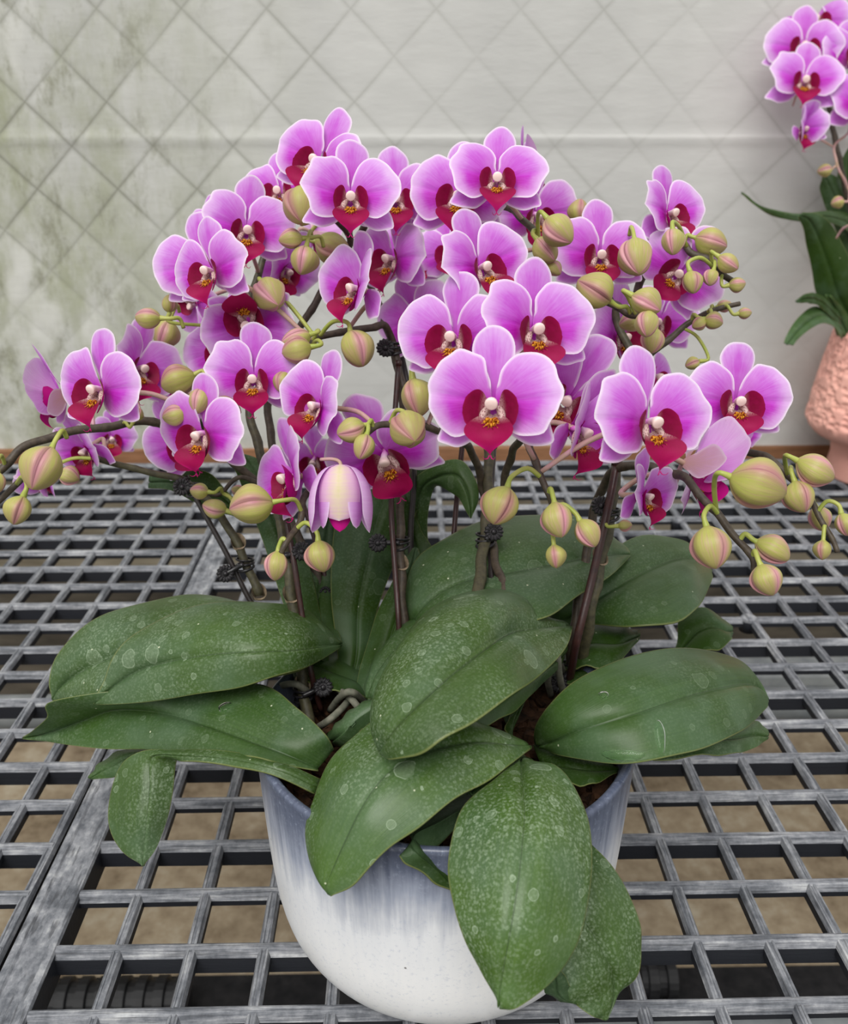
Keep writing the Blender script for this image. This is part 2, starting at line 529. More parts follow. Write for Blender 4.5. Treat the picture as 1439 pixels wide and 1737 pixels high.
def wall_material():
    m, nt, out = newmat('quilted_sheeting')
    g = N(nt)
    P = g.pos()
    s = g.sep(P)
    x = g.math('DIVIDE', g.math('SUBTRACT', s[0], WX), DIAG)
    z = g.math('DIVIDE', g.math('SUBTRACT', s[2], WZ), DIAG)
    wob = g.math('MULTIPLY', g.math('SUBTRACT', g.noise(P, 6.0, 2), 0.5), 0.10)
    def line(e):
        f = g.math('FRACT', g.math('ADD', g.math('ADD', e, wob), 100.5))
        d = g.math('ABSOLUTE', g.math('SUBTRACT', f, 0.5))
        return g.math('MAXIMUM', g.maprange(d, 0.0, 0.022, 1.0, 0.0, True), g.math('MULTIPLY', g.maprange(d, 0.0, 0.075, 1.0, 0.0, True), 0.45))
    l = g.math('MAXIMUM', line(g.math('ADD', x, z)), line(g.math('SUBTRACT', x, z)))
    # sheet: clean grey towards the right, algae-stained on the left
    stain_n = g.noise(g.mapping(P, (1.0, 1.0, 0.45)), 7.0, 6, 0.7)
    leftness = g.maprange(s[0], -0.05, -0.55, 0.0, 1.0, True)
    stain = g.math('MULTIPLY', g.maprange(stain_n, 0.36, 0.62, 0.12, 1.0, True), leftness)
    broad = g.noise(g.mapping(P, (1, 1, 0.35)), 3.0, 4, 0.6)
    clean = g.mix(g.maprange(broad, 0.35, 0.65), lin((185, 185, 182)), lin((201, 201, 197)))
    col = g.mix(g.math('MULTIPLY', stain, 0.85), clean, lin((146, 150, 118)))
    vein = g.noise(g.mapping(P, (1.6, 1, 0.8)), 13.0, 6, 0.75)
    col = g.mix(g.math('MULTIPLY', g.maprange(vein, 0.5, 0.68, 0.0, 0.8, True), leftness), col, lin((128, 128, 108)))
    pale = g.noise(g.mapping(P, (1.2, 1, 0.6)), 10.0, 3, 0.6)
    col = g.mix(g.math('MULTIPLY', g.maprange(pale, 0.56, 0.70, 0.0, 0.75, True), leftness), col, lin((206, 206, 200)))
    patchy = g.maprange(g.noise(P, 5.0, 4, 0.6), 0.36, 0.60, 0.35, 1.0)
    lf = g.math('MULTIPLY', g.math('MULTIPLY', l, g.maprange(s[0], 0.0, -0.40, 0.32, 0.85)), patchy)
    low = g.maprange(s[2], 0.72, 0.86, 0.25, 1.0)
    col = g.mix(g.math('MULTIPLY', lf, low), col, lin((112, 112, 98)))
    cz = g.maprange(g.math('ABSOLUTE', g.math('SUBTRACT', s[2], CREASE + 0.004)), 0.0, 0.004, 1.0, 0.0, True)
    col = g.mix(g.math('MULTIPLY', g.math('MULTIPLY', cz, 0.35), g.maprange(s[0], -0.2, 0.1)), col, lin((226, 226, 222)))
    wr = g.noise(g.mapping(P, (1.0, 1, 3.0)), 9.0, 4, 0.6)
    g.bsdf(out, col, 0.6, 0.3, g.bump(wr, 0.25, 0.006))
    return m
M['wall'] = wall_material()
M['lowerwall'] = simple_noise_mat('weathered_lower_wall', (122, 114, 98), (168, 160, 142), 16, 0.85, 0.2, 0.4, 0.003, (0.4, 1, 2.5))
M['lowerdark'] = simple_noise_mat('dark_lower_wall', (66, 62, 56), (100, 94, 84), 14, 0.85, 0.2, 0.4, 0.003, (0.5, 1, 2))  # plain darker tone for the wall below the pale board
M['mat'] = simple_noise_mat('black_ground_cover', (26, 26, 28), (44, 43, 44), 60, 0.8, 0.2, 0.4, 0.002)

# ------------------------------------------------------------------ setting
rs = np.random.RandomState(7)
mb = MB().box((-2.2, -0.8, -0.02), (2.4, WALLY + 0.12, 0.0))
tag(link('floor', mb.mesh('floor', False), M['floor']), 'tan dirty concrete floor under the bench', kind='structure')

# quilted back wall: seams pressed in, soft folds, one welded crease
xs = np.arange(-2.0, 2.1, 0.0062)
zs = np.arange(BENCH + 0.005, 1.70, 0.0062)
X, Z = np.meshgrid(xs, zs)
u, v = (X - WX) / DIAG, (Z - WZ) / DIAG
def tri(e):
    return np.abs((e + 100.5) % 1 - 0.5)
seam = np.minimum(tri(u + v), tri(u - v))
amp = np.clip((0.25 - X) / 0.7, 0.35, 1.0)
Y = WALLY + 0.0012 * amp * np.exp(-(seam / 0.06) ** 2)
Y += 0.004 * np.sin(X * 7 + 1.3 * np.sin(Z * 5)) + 0.0009 * np.sin(Z * 19 + X * 4)
Y -= 0.0025 * np.exp(-((Z - CREASE) / 0.006) ** 2)
G = np.stack([X, Y, Z], -1)[:, ::-1]
mbw = MB().grid(G)
tag(link('wall_back', mbw.mesh('wall_back'), M['wall']), 'grey quilted plastic sheeting with diamond seams behind the bench', kind='structure')
mb = MB().box((-2.0, WALLY + 0.012, BENCH - 0.20), (2.1, WALLY + 0.03, BENCH + 0.004))
tag(link('trim_2', mb.mesh('trim_2', False), M['lowerwall']), 'pale weathered board below the sheeting', kind='structure')
mb = MB().box((-2.0, WALLY + 0.014, 0.0), (2.1, WALLY + 0.05, BENCH - 0.20))
tag(link('trim_3', mb.mesh('trim_3', False), M['lowerdark']), 'dark lower wall under the bench', kind='structure')
mb = MB().box((-2.0, WALLY - 0.012, BENCH - 0.012), (2.1, WALLY + 0.010, BENCH + 0.012))
tag(link('baseboard_back', mb.mesh('baseboard_back', False), M['timber']), 'brown timber batten along the foot of the sheeting', kind='structure')
mb = MB().box((-1.2, -0.4, 0.0), (1.3, PZ(700, 1655, -BENCH)[1], 0.006))
tag(link('ground_cover', mb.mesh('ground_cover', False), M['mat']), 'strip of black ground cover under the near end of the bench', 'ground cover')

def pipe_on_floor(x0, x1, y, r, label):
    mb = MB()
    n = int((x1 - x0) / 0.022)
    prof = []
    for i in range(n):
        a = x0 + i * 0.022
        prof += [(a, r * 0.82), (a + 0.007, r * 0.82), (a + 0.008, r), (a + 0.019, r), (a + 0.0205, r * 0.82)]
    prof = np.array(prof)
    P = np.stack([prof[:, 0], np.full(len(prof), y), np.full(len(prof), r + 0.006)], 1)
    mb.tube(P, prof[:, 1], 20)
    o = link('drain_pipe', mb.mesh('drain_pipe', False), M['blackpipe'])
    return tag(o, label, 'pipe', 'drain pipes under the bench')
yp = PZ(300, 1722, -BENCH)[1]
pipe_on_floor(PZ(40, 1722, -BENCH)[0], PZ(330, 1722, -BENCH)[0], yp - 0.005, 0.026, 'black ribbed drain pipe under the lower left corner of the grating')
yp = PZ(1110, 1690, -BENCH)[1]
pipe_on_floor(PZ(1080, 1690, -BENCH)[0], PZ(1165, 1690, -BENCH)[0], yp, 0.024, 'short black ribbed pipe under the grating right of the white pot')

# ------------------------------------------------------------------ bench: two plastic gratings on steel rails
PIT = 0.0437
Y0 = 0.3605
rowY = [Y0 + k * PIT for k in range(-2, 22)]
YA, YB = rowY[0], rowY[-1]

def bar_section(w, h, deep):
    """cross-section across the bar: grooved top, chamfers, straight flanks"""
    a = w / 2
    if deep:
        return [(-a * 0.9, -h), (-a, -0.0042), (-a * 0.52, -0.0004), (-a * 0.10, 0.0003), (a * 0.45, 0.0003), (a * 0.80, -0.0006), (a, -0.0022), (a * 0.9, -h)]
    return [(-a * 0.9, -h), (-a, -0.0036), (-a * 0.62, -0.0003), (-a * 0.28, 0.0), (-a * 0.16, -0.0007), (a * 0.16, -0.0007), (a * 0.28, 0.0), (a * 0.62, -0.0003), (a, -0.0036), (a * 0.9, -h)]

def bar_mesh(p0, p1, w, h, along):
    sec = bar_section(w, h, along == 'x')
    n = 9
    ring = []
    for t in np.linspace(0, 1, n):
        wob = 0.0003 * math.sin(t * 17 + p0[0] * 90 + p0[1] * 70)
        row = []
        for (a, z) in sec:
            if along == 'x': row.append((p0[0] + (p1[0] - p0[0]) * t, p0[1] + a + wob, BENCH + z))
            else: row.append((p0[0] - a + wob, p0[1] + (p1[1] - p0[1]) * t, BENCH + z))
        ring.append(row)
    return MB().grid(np.array(ring), wrap=True, capends=True)

def panel(name, label, xb, xlo, xhi, strip, rows=rowY):
    root = thing(name, ((xlo + xhi) / 2, YA, BENCH), label, 'bench top', 'plastic gratings of the bench top')
    for i, x in enumerate(xb):
        part('grate_bar', bar_mesh((x, YA), (x, YB + 0.004), 0.0082, 0.010, 'y'), M['grate_y'], root, False)
    for k, y in enumerate(rows):
        h = 0.0165 if k % 2 else 0.0085
        part('cross_bar', bar_mesh((xlo, y), (xhi, y), 0.0090, h, 'x'), M['grate_x'], root, False)
    if strip:
        a, b = strip
        mb = MB()
        sec = [(a, -0.02), (a, -0.002), (a + 0.0012, 0.0004), (a + 0.006, 0.0006), (a + 0.0075, -0.0006), (b - 0.0062, -0.0006), (b - 0.005, 0.0006), (b - 0.001, 0.0004), (b, -0.0015), (b, -0.02)]
        G = np.array([[(x, y, BENCH + 0.0006 + z) for x, z in reversed(sec)] for y in np.linspace(YA - 0.003, YB + 0.006, 30)])
        mb.grid(G[:, ::-1][:, ::-1], wrap=True, capends=True)
        part('edge_strip', mb, M['grate'], root, False)
    return root

xb2 = [k * PIT - 0.001 for k in range(-4, 19)]
p2 = panel('bench_grating', 'grey plastic bench grating under the white pot, with a wide strip along its left edge', xb2, -4.95 * PIT, 18.6 * PIT, (-5.50 * PIT, -4.86 * PIT))
xb1 = [-5.66 * PIT] + [-(6.47 + k) * PIT for k in range(0, 12)]
p1 = panel('bench_grating', 'grey plastic bench grating beyond the wide strip, under the leftmost leaves', xb1, -18.2 * PIT, -5.62 * PIT, None)
for par, (px, py) in ((p2, (1271, 1048)), (p2, (1151, 881)), (p1, (117, 903))):
    c = PZ(px, py, 0.0)
    mb = MB().lathe([(0.0001, -0.014), (0.0085, -0.014), (0.0085, -0.002), (0.0075, 0.0008), (0.005, 0.002), (0.0001, 0.0022)], 20, c)
    part('boss', mb, M['grate'], par)

def rail(y, z, r, label):
    mb = MB().tube([(-1.1, y, z), (0, y, z), (1.2, y, z)], r, 20)
    return tag(link('bench_rail', mb.mesh('bench_rail'), M['steel']), label, 'rail', 'steel rails under the bench top')
ya = PZ(60, 1208, -0.06)[1]
rail(ya, BENCH - 0.06, 0.017, 'round galvanised rail crossing under the middle of the gratings')
mb = MB()
yb = PZ(1200, 1760, -0.028)[1]
mb.box((-1.1, yb - 0.01, BENCH - 0.070), (1.2, yb + 0.024, BENCH - 0.030))
tag(link('bench_rail', mb.mesh('bench_rail', False), M['steel']), 'flat galvanised rail under the nearest cross bars', 'rail', 'steel rails under the bench top')
mb = MB().box((-0.02, PZ(1300, 1150, -0.2)[1], BENCH - 0.215), (1.2, PZ(1300, 1150, -0.2)[1] + 0.05, BENCH - 0.20))
tag(link('shelf_board', mb.mesh('shelf_board', False), M['steel']), 'pale board lying under the grating behind the right leaves', 'board')

# ------------------------------------------------------------------ the pot
POTC = np.array([0.0, 0.0, 0.0])
_c = PZ(755, 1212, 0.145)
PCX, PCY = float(_c[0]), float(_c[1])
pot = thing('flower_pot', (PCX, PCY, BENCH), 'wide white glazed ceramic pot with slate blue rim holding the orchids', 'pot')
prof = [(0.0, 0.001), (0.066, 0.001), (0.076, 0.0), (0.082, 0.002), (0.089, 0.008), (0.0945, 0.017), (0.0985, 0.028), (0.1015, 0.044), (0.1035, 0.066), (0.1050, 0.092), (0.1062, 0.118), (0.1072, 0.138), (0.1074, 0.1430), (0.1064, 0.1448), (0.1046, 0.1450), (0.1025, 0.1435), (0.1010, 0.138), (0.0990, 0.118)]
pr = np.array(prof)
prs = spline(pr, 4)
mb = MB().lathe(prs, 96, (PCX, PCY, BENCH))
part('pot_body', mb, M['pot'], pot)
inner = spline(np.array([(0.0985, 0.118), (0.096, 0.09), (0.092, 0.05), (0.08, 0.02), (0.0, 0.012)]), 3)
mb = MB().lathe(inner, 64, (PCX, PCY, BENCH))
part('inner_wall', mb, M['stakeblack'], pot)

# bark: many chips joined, nobody could count them
mb = MB()
rb = random.Random(3)
for i in range(1500):
    a, r = rb.uniform(0, 2 * PI), 0.094 * math.sqrt(rb.random())
    c = np.array([PCX + r * math.cos(a), PCY + r * math.sin(a), BENCH + 0.114 + rb.uniform(-0.004, 0.008)])
    s3 = np.array([rb.uniform(0.003, 0.008), rb.uniform(0.002, 0.005), rb.uniform(0.0012, 0.003)])
    V = np.array([(x, y, z) for x in (-1, 1) for y in (-1, 1) for z in (-1, 1)], float) * s3 * np.array([rb.uniform(.7, 1) for _ in range(24)]).reshape(8, 3)
    R = np.array(Matrix.Rotation(rb.uniform(0, 6), 3, 'Z') @ Matrix.Rotation(rb.uniform(-.7, .7), 3, 'X'))
    mb.add(V @ R.T + c, [(0, 1, 3, 2), (4, 6, 7, 5), (0, 4, 5, 1), (2, 3, 7, 6), (0, 2, 6, 4), (1, 5, 7, 3)])
disk = [(PCX + 0.0965 * math.cos(a), PCY + 0.0965 * math.sin(a), BENCH + 0.112) for a in np.linspace(0, 2 * PI, 48, endpoint=False)]
mb.add(disk, [tuple(range(48))])
tag(link('bark_mulch', mb.mesh('bark_mulch', False), M['bark']), 'brown bark chips filling the white pot', 'bark', kind='stuff')

# ------------------------------------------------------------------ orchid plants (Empties at their crowns)
PL = {}
def plant(key, px, py, z, label, group='orchids in the white pot'):
    PL[key] = thing('orchid_plant', PZ(px, py, z), label, 'orchid', group)
plant('A', 560, 1260, 0.12, 'orchid at the left of the white pot, long leaves spreading left over the rim')
plant('B', 870, 1275, 0.12, 'orchid at the front of the white pot, broad spotted leaves hanging over the front rim')
plant('C', 950, 1180, 0.12, 'orchid at the right of the white pot, wide leaf with water drops reaching right')
plant('D', 850, 1090, 0.12, 'orchid at the back of the white pot, two broad leaves behind the bare upright stems')
plant('E', 610, 1150, 0.12, 'orchid at the back left of the white pot with a tall upright leaf')

LEAVES = []
def add_leaf(key, st, oL=-0.012, oR=-0.012, mat='leaf', bulge=0.10, name='leaf', th=0.0011, n=6):
    """st: stations (Lx,Ly, Mx,My, Rx,Ry, zM); edges drop by oL / oR metres where the blade is wide"""
    st = np.array(st, float)
    m = len(st)
    wid = np.hypot(st[:, 0] - st[:, 4], st[:, 1] - st[:, 5])
    k = wid / wid.max()
    def pt(x, y, z): return Q((x, y, z))
    Ls, Ms, Rs = [], [], []
    for i in range(m):
        a = st[i]
        if a[6] > 0.32:
            Ls.append(W3(a[0], a[1], a[6] - oL * k[i])); Ms.append(W3(a[2], a[3], a[6])); Rs.append(W3(a[4], a[5], a[6] - oR * k[i]))
        else:
            Ls.append(PZ(a[0], a[1], a[6] + oL * k[i])); Ms.append(PZ(a[2], a[3], a[6])); Rs.append(PZ(a[4], a[5], a[6] + oR * k[i]))
    L, Mi, R = spline(Ls, n), spline(Ms, n), spline(Rs, n)
    K = len(L)
    T = np.gradient(Mi, axis=0)
    nrm = np.cross(R - L, T)
    nrm /= np.linalg.norm(nrm, axis=1)[:, None] + 1e-9
    if np.sum(nrm * (C0 - Mi)) < 0: nrm = -nrm
    # smooth the normals
    for _ in range(3):
        nrm[1:-1] = (nrm[:-2] + nrm[1:-1] * 2 + nrm[2:]) / 4
    ss = np.array([0.0, 0.04, 0.12, 0.26, 0.42, 0.58, 0.74, 0.88, 0.96, 1.0])
    cols, ld = [], []
    tt = np.linspace(0, 1, K)
    for side, E in ((-1, L), (1, R)):
        w = np.linalg.norm(E - Mi, axis=1)
        seq = ss[::-1] if side < 0 else ss[1:]
        for s in seq:
            b = bulge * math.sin(PI * s ** 0.8) * w - 0.0014 * math.exp(-(s / 0.09) ** 2)
            wav = 0.0009 * np.sin(tt * 23 + side * 2 + E[0][0] * 50) * s * s
            cols.append(Mi + (E - Mi) * s + nrm * (b + wav)[:, None])
            wmax = w.max() + 1e-9
            endd = np.minimum(1, tt * 14)
            ld.append(np.stack([np.full(K, side * s), tt, (1 - s) * (w / wmax) * np.ones(K)], 1))
    Gt = np.stack(cols, 1)
    D = np.stack(ld, 1)
    Gb = Gt - nrm[:, None, :] * th
    Gb[:, 0], Gb[:, -1] = Gt[:, 0] - nrm * th * 0.6, Gt[:, -1] - nrm * th * 0.6
    G = np.concatenate([Gt, Gb[:, ::-1]], 1)
    DD = np.concatenate([D, D[:, ::-1]], 1)
    mb = MB().grid(G, wrap=True, capends=True, ld=DD)
    # orient outward
    me = mb.mesh(name)
    par = PL[key]
    o = link(name, me, M[mat], par, localT(par))
    me.flip_normals() if orient_flip(me, Gt, nrm) else None
    LEAVES.append((np.concatenate(mb.v), list(mb.f)))
    return o

def orient_flip(me, Gt, nrm):
    K, m = Gt.shape[:2]
    i, j = K // 2, m // 4
    a, b, c = Gt[i, j], Gt[i, j + 1], Gt[i + 1, j + 1]
    return float(np.dot(np.cross(b - a, c - a), nrm[i])) < 0

def c1(*p):  # crop with origin (0,960), scale .4864
    return [(a * .4864, 960 + b * .4864, c * .4864, 960 + d * .4864, e * .4864, 960 + f * .4864, z) for a, b, c, d, e, f, z in p]
def c2(*p):  # crop with origin (500,820), scale .417
    return [(500 + a * .417, 820 + b * .417, 500 + c * .417, 820 + d * .417, 500 + e * .417, 820 + f * .417, z) for a, b, c, d, e, f, z in p]
def c3(*p):  # crop with origin (740,960), scale .4858
    return [(740 + a * .4858, 960 + b * .4858, 740 + c * .4858, 960 + d * .4858, 740 + e * .4858, 960 + f * .4858, z) for a, b, c, d, e, f, z in p]

# --- plant A: left leaves
add_leaf('A', c1((178, 462, 180, 466, 184, 470, .118), (175, 400, 215, 415, 235, 468, .128), (195, 310, 290, 362, 320, 468, .142), (280, 222, 400, 310, 430, 462, .156), (400, 155, 540, 270, 560, 440, .166), (560, 112, 700, 250, 720, 420, .172), (700, 103, 850, 240, 880, 400, .172), (850, 125, 1000, 250, 1040, 370, .165), (1080, 210, 1120, 262, 1120, 315, .150), (1180, 290, 1185, 300, 1180, 310, .140)), 0.004, -0.010)
add_leaf('A', c1((326, 478, 327, 482, 332, 484, .140), (352, 415, 385, 425, 420, 482, .150), (392, 325, 480, 365, 530, 472, .163), (470, 235, 600, 330, 660, 452, .175), (620, 158, 750, 305, 800, 428, .184), (800, 123, 900, 295, 930, 396, .188), (960, 128, 1030, 290, 1050, 358, .184), (1090, 170, 1120, 280, 1130, 322, .172), (1192, 262, 1194, 272, 1190, 284, .160)), 0.002, -0.016, 'leaf')
add_leaf('A', c1((75, 598, 76, 601, 82, 603, .100), (118, 572, 160, 585, 200, 620, .108), (160, 530, 290, 540, 350, 636, .118), (185, 470, 400, 505, 500, 643, .128), (500, 425, 560, 512, 640, 648, .138), (880, 408, 720, 556, 760, 655, .146), (1040, 498, 880, 612, 880, 668, .150), (1130, 580, 1000, 658, 990, 694, .148), (1165, 640, 1110, 706, 1110, 716, .140)), 0.016, -0.002, 'leafcool', 0.05)
add_leaf('A', c1((1120, 748, 1110, 770, 1098, 792, .140), (1000, 688, 960, 705, 925, 722, .150), (800, 650, 790, 670, 780, 688, .148), (600, 638, 620, 660, 640, 683, .142), (460, 660, 525, 672, 612, 684, .134), (392, 760, 518, 775, 604, 790, .122), (378, 890, 508, 890, 580, 890, .108), (425, 995, 500, 985, 545, 985, .094), (493, 1044, 496, 1049, 499, 1046, .086)), -0.006, -0.006, 'leaf', 0.05)
add_leaf('A', c1((308, 738, 310, 742, 316, 745, .085), (345, 690, 370, 705, 400, 735, .095), (430, 640, 460, 660, 480, 700, .105), (560, 640, 570, 660, 580, 690, .115)), -0.004, -0.004, 'leafcool', 0.05)
add_leaf('A', c2((330, 870, 335, 900, 330, 960, .165), (250, 905, 260, 950, 265, 1010, .160), (180, 965, 200, 1010, 215, 1060, .152), (135, 1015, 150, 1050, 175, 1075, .140)), -0.006, -0.010, 'leafcool', 0.15)
# --- plant B: front leaves
add_leaf('B', c2((1035, 560, 1125, 578, 1131, 590, .178), (1000, 525, 1010, 585, 1100, 675, .192), (930, 455, 890, 602, 985, 790, .204), (790, 421, 775, 672, 880, 866, .214), (640, 460, 640, 772, 745, 952, .216), (500, 560, 540, 860, 640, 1022, .214), (400, 690, 450, 945, 545, 1078, .208), (340, 830, 385, 1020, 460, 1112, .200), (322, 960, 355, 1065, 395, 1124, .192), (340, 1082, 345, 1092, 352, 1112, .186)), -0.016, -0.006, 'leaf', 0.12)
add_leaf('B', c2((900, 1040, 958, 1066, 968, 1068, .160), (800, 990, 860, 1055, 905, 1125, .170), (660, 930, 740, 1045, 830, 1178, .178), (460, 900, 600, 1068, 740, 1232, .180), (320, 960, 470, 1110, 640, 1295, .180), (225, 1040, 350, 1200, 520, 1382, .176), (140, 1140, 265, 1320, 400, 1470, .168), (75, 1270, 205, 1440, 300, 1570, .156), (45, 1400, 160, 1540, 225, 1640, .146), (75, 1570, 125, 1630, 165, 1672, .136), (130, 1668, 138, 1676, 146, 1676, .130)), -0.010, -0.012, 'leafbright', 0.10)
add_leaf('B', c3((270, 690, 295, 668, 345, 680, .160), (225, 725, 300, 740, 415, 700, .172), (140, 790, 310, 850, 480, 760, .176), (75, 880, 303, 960, 530, 880, .174), (42, 1040, 290, 1090, 545, 1040, .168), (62, 1190, 268, 1240, 532, 1180, .158), (105, 1320, 246, 1360, 490, 1320, .147), (160, 1425, 230, 1450, 410, 1452, .135), (208, 1500, 218, 1520, 300, 1532, .127), (210, 1538, 218, 1545, 232, 1548, .123)), -0.010, -0.014, 'leafbright', 0.10)
add_leaf('B', c3((420, 1000, 470, 960, 545, 975, .125), (380, 1180, 500, 1190, 650, 1095, .120), (385, 1380, 560, 1300, 708, 1240, .108), (425, 1480, 605, 1390, 720, 1345, .098), (490, 1535, 628, 1450, 690, 1450, .088), (545, 1572, 624, 1520, 630, 1505, .080), (585, 1588, 597, 1588, 606, 1575, .074)), -0.006, -0.004, 'leaf', 0.08)
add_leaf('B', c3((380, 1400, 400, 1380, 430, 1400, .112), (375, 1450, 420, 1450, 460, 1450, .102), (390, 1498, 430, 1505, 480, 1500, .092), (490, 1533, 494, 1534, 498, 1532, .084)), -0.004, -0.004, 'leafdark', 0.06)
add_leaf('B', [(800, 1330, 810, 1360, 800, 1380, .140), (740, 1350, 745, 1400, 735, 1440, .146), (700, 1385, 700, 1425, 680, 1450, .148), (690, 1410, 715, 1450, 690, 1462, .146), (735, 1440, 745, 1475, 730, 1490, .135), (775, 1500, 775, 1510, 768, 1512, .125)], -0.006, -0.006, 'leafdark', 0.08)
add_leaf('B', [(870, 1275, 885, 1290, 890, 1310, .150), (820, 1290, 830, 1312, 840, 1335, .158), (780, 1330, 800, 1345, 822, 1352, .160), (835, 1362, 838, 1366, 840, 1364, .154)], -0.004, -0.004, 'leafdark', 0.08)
add_leaf('B', c2((1110, 640, 1100, 700, 1085, 740, .160), (1020, 700, 1000, 770, 985, 840, .170), (880, 780, 880, 850, 885, 930, .172), (750, 860, 770, 920, 770, 985, .172), (640, 985, 645, 1000, 655, 1008, .168)), -0.004, -0.006, 'leafcool', 0.06)
add_leaf('B', c2((850, 950, 880, 1040, 900, 1080, .142), (940, 860, 900, 960, 860, 1000, .146), (950, 840, 930, 880, 900, 900, .148)), 0, 0, 'leafdark', 0.06)
add_leaf('B', c2((640, 520, 650, 560, 640, 640, .170), (540, 515, 520, 580, 500, 700, .176), (430, 580, 420, 660, 400, 780, .176), (345, 680, 345, 750, 350, 840, .172), (292, 790, 305, 830, 325, 880, .166), (287, 868, 292, 874, 300, 874, .160)), -0.010, -0.004, 'leafcool', 0.08)
# --- plant C: right leaves
add_leaf('C', c3((345, 600, 350, 632, 375, 642, .142), (350, 545, 430, 608, 450, 664, .156), (400, 480, 530, 565, 590, 688, .168), (500, 392, 680, 518, 730, 684, .176), (640, 325, 820, 470, 880, 650, .178), (800, 292, 930, 438, 985, 615, .174), (940, 289, 1030, 415, 1065, 578, .166), (1050, 325, 1100, 410, 1120, 535, .156), (1120, 390, 1140, 430, 1150, 498, .146), (1158, 452, 1162, 468, 1160, 482, .140)), 0.004, -0.016, 'leafcool', 0.10)
add_leaf('C', c3((700, 600, 720, 640, 760, 680, .130), (900, 560, 920, 610, 930, 660, .132), (1040, 545, 1040, 600, 1040, 655, .128), (1130, 545, 1110, 590, 1110, 636, .120), (1160, 582, 1163, 595, 1158, 606, .112)), -0.002, -0.004, 'leafcool', 0.06)
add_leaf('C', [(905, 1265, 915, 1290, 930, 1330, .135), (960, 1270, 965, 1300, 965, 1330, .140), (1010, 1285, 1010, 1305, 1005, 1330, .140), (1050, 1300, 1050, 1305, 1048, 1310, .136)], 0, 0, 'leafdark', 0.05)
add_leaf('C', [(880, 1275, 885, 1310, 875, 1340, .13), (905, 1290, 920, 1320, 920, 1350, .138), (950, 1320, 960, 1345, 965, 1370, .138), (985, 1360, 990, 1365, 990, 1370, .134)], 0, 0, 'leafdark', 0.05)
# --- plant D: back leaves
add_leaf('D', c2((455, 640, 470, 640, 490, 640, .150), (455, 440, 490, 540, 560, 590, .180), (500, 300, 590, 440, 700, 570, .195), (620, 215, 740, 380, 830, 580, .203), (780, 152, 880, 358, 930, 570, .206), (960, 124, 1010, 335, 1040, 540, .206), (1120, 133, 1140, 308, 1150, 455, .204), (1250, 180, 1255, 290, 1265, 392, .200), (1330, 240, 1330, 286, 1335, 330, .194), (1362, 282, 1366, 288, 1366, 296, .190)), 0.006, -0.010, 'leafcool', 0.07)
add_leaf('D', c3((395, 195, 400, 215, 420, 230, .150), (400, 140, 480, 165, 540, 205, .163), (500, 30, 600, 90, 690, 214, .176), (620, -60, 720, 20, 830, 196, .182), (740, -110, 820, -22, 905, 155, .182), (860, -90, 890, -30, 945, 98, .176), (930, -30, 940, -5, 963, 45, .168), (960, 5, 966, 12, 966, 20, .164)), 0.006, -0.008, 'leafcool', 0.07)
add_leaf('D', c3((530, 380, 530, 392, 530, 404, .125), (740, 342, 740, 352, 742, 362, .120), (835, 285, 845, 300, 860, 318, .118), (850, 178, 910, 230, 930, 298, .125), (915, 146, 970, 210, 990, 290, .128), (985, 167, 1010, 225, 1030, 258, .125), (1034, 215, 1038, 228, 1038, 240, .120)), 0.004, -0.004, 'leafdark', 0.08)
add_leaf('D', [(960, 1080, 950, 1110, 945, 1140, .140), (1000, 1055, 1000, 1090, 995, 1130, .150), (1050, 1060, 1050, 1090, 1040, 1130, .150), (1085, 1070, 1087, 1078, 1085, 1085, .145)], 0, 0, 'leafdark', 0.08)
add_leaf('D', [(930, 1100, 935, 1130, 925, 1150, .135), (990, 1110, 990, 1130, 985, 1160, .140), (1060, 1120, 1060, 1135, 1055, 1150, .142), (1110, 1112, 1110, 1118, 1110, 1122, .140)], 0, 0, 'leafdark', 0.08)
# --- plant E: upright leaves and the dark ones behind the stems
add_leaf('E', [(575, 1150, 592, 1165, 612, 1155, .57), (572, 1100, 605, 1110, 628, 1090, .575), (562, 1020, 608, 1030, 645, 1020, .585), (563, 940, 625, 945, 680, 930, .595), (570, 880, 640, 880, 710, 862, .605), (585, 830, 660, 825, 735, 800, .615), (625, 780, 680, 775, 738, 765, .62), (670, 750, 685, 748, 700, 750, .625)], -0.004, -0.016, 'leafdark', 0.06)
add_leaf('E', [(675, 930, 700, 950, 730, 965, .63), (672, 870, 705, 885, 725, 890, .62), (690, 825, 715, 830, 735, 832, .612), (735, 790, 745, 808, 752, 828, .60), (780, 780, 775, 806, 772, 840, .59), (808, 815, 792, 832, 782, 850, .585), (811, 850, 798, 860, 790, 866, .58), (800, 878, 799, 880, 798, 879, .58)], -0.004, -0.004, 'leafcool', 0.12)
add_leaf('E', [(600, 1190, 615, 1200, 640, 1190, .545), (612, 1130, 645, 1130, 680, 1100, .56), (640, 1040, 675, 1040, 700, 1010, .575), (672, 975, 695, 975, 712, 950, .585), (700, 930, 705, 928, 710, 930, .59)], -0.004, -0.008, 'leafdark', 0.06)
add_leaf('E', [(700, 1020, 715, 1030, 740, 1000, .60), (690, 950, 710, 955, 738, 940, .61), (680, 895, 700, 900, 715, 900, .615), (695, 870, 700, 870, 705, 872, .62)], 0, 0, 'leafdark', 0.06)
add_leaf('E', [(505, 1060, 530, 1110, 560, 1130, .565), (480, 1020, 510, 1040, 545, 1045, .58), (450, 930, 480, 930, 515, 925, .60), (420, 850, 450, 845, 480, 835, .61), (395, 790, 420, 782, 450, 785, .62), (375, 762, 385, 760, 392, 765, .625)], -0.004, -0.004, 'leafdark', 0.06)
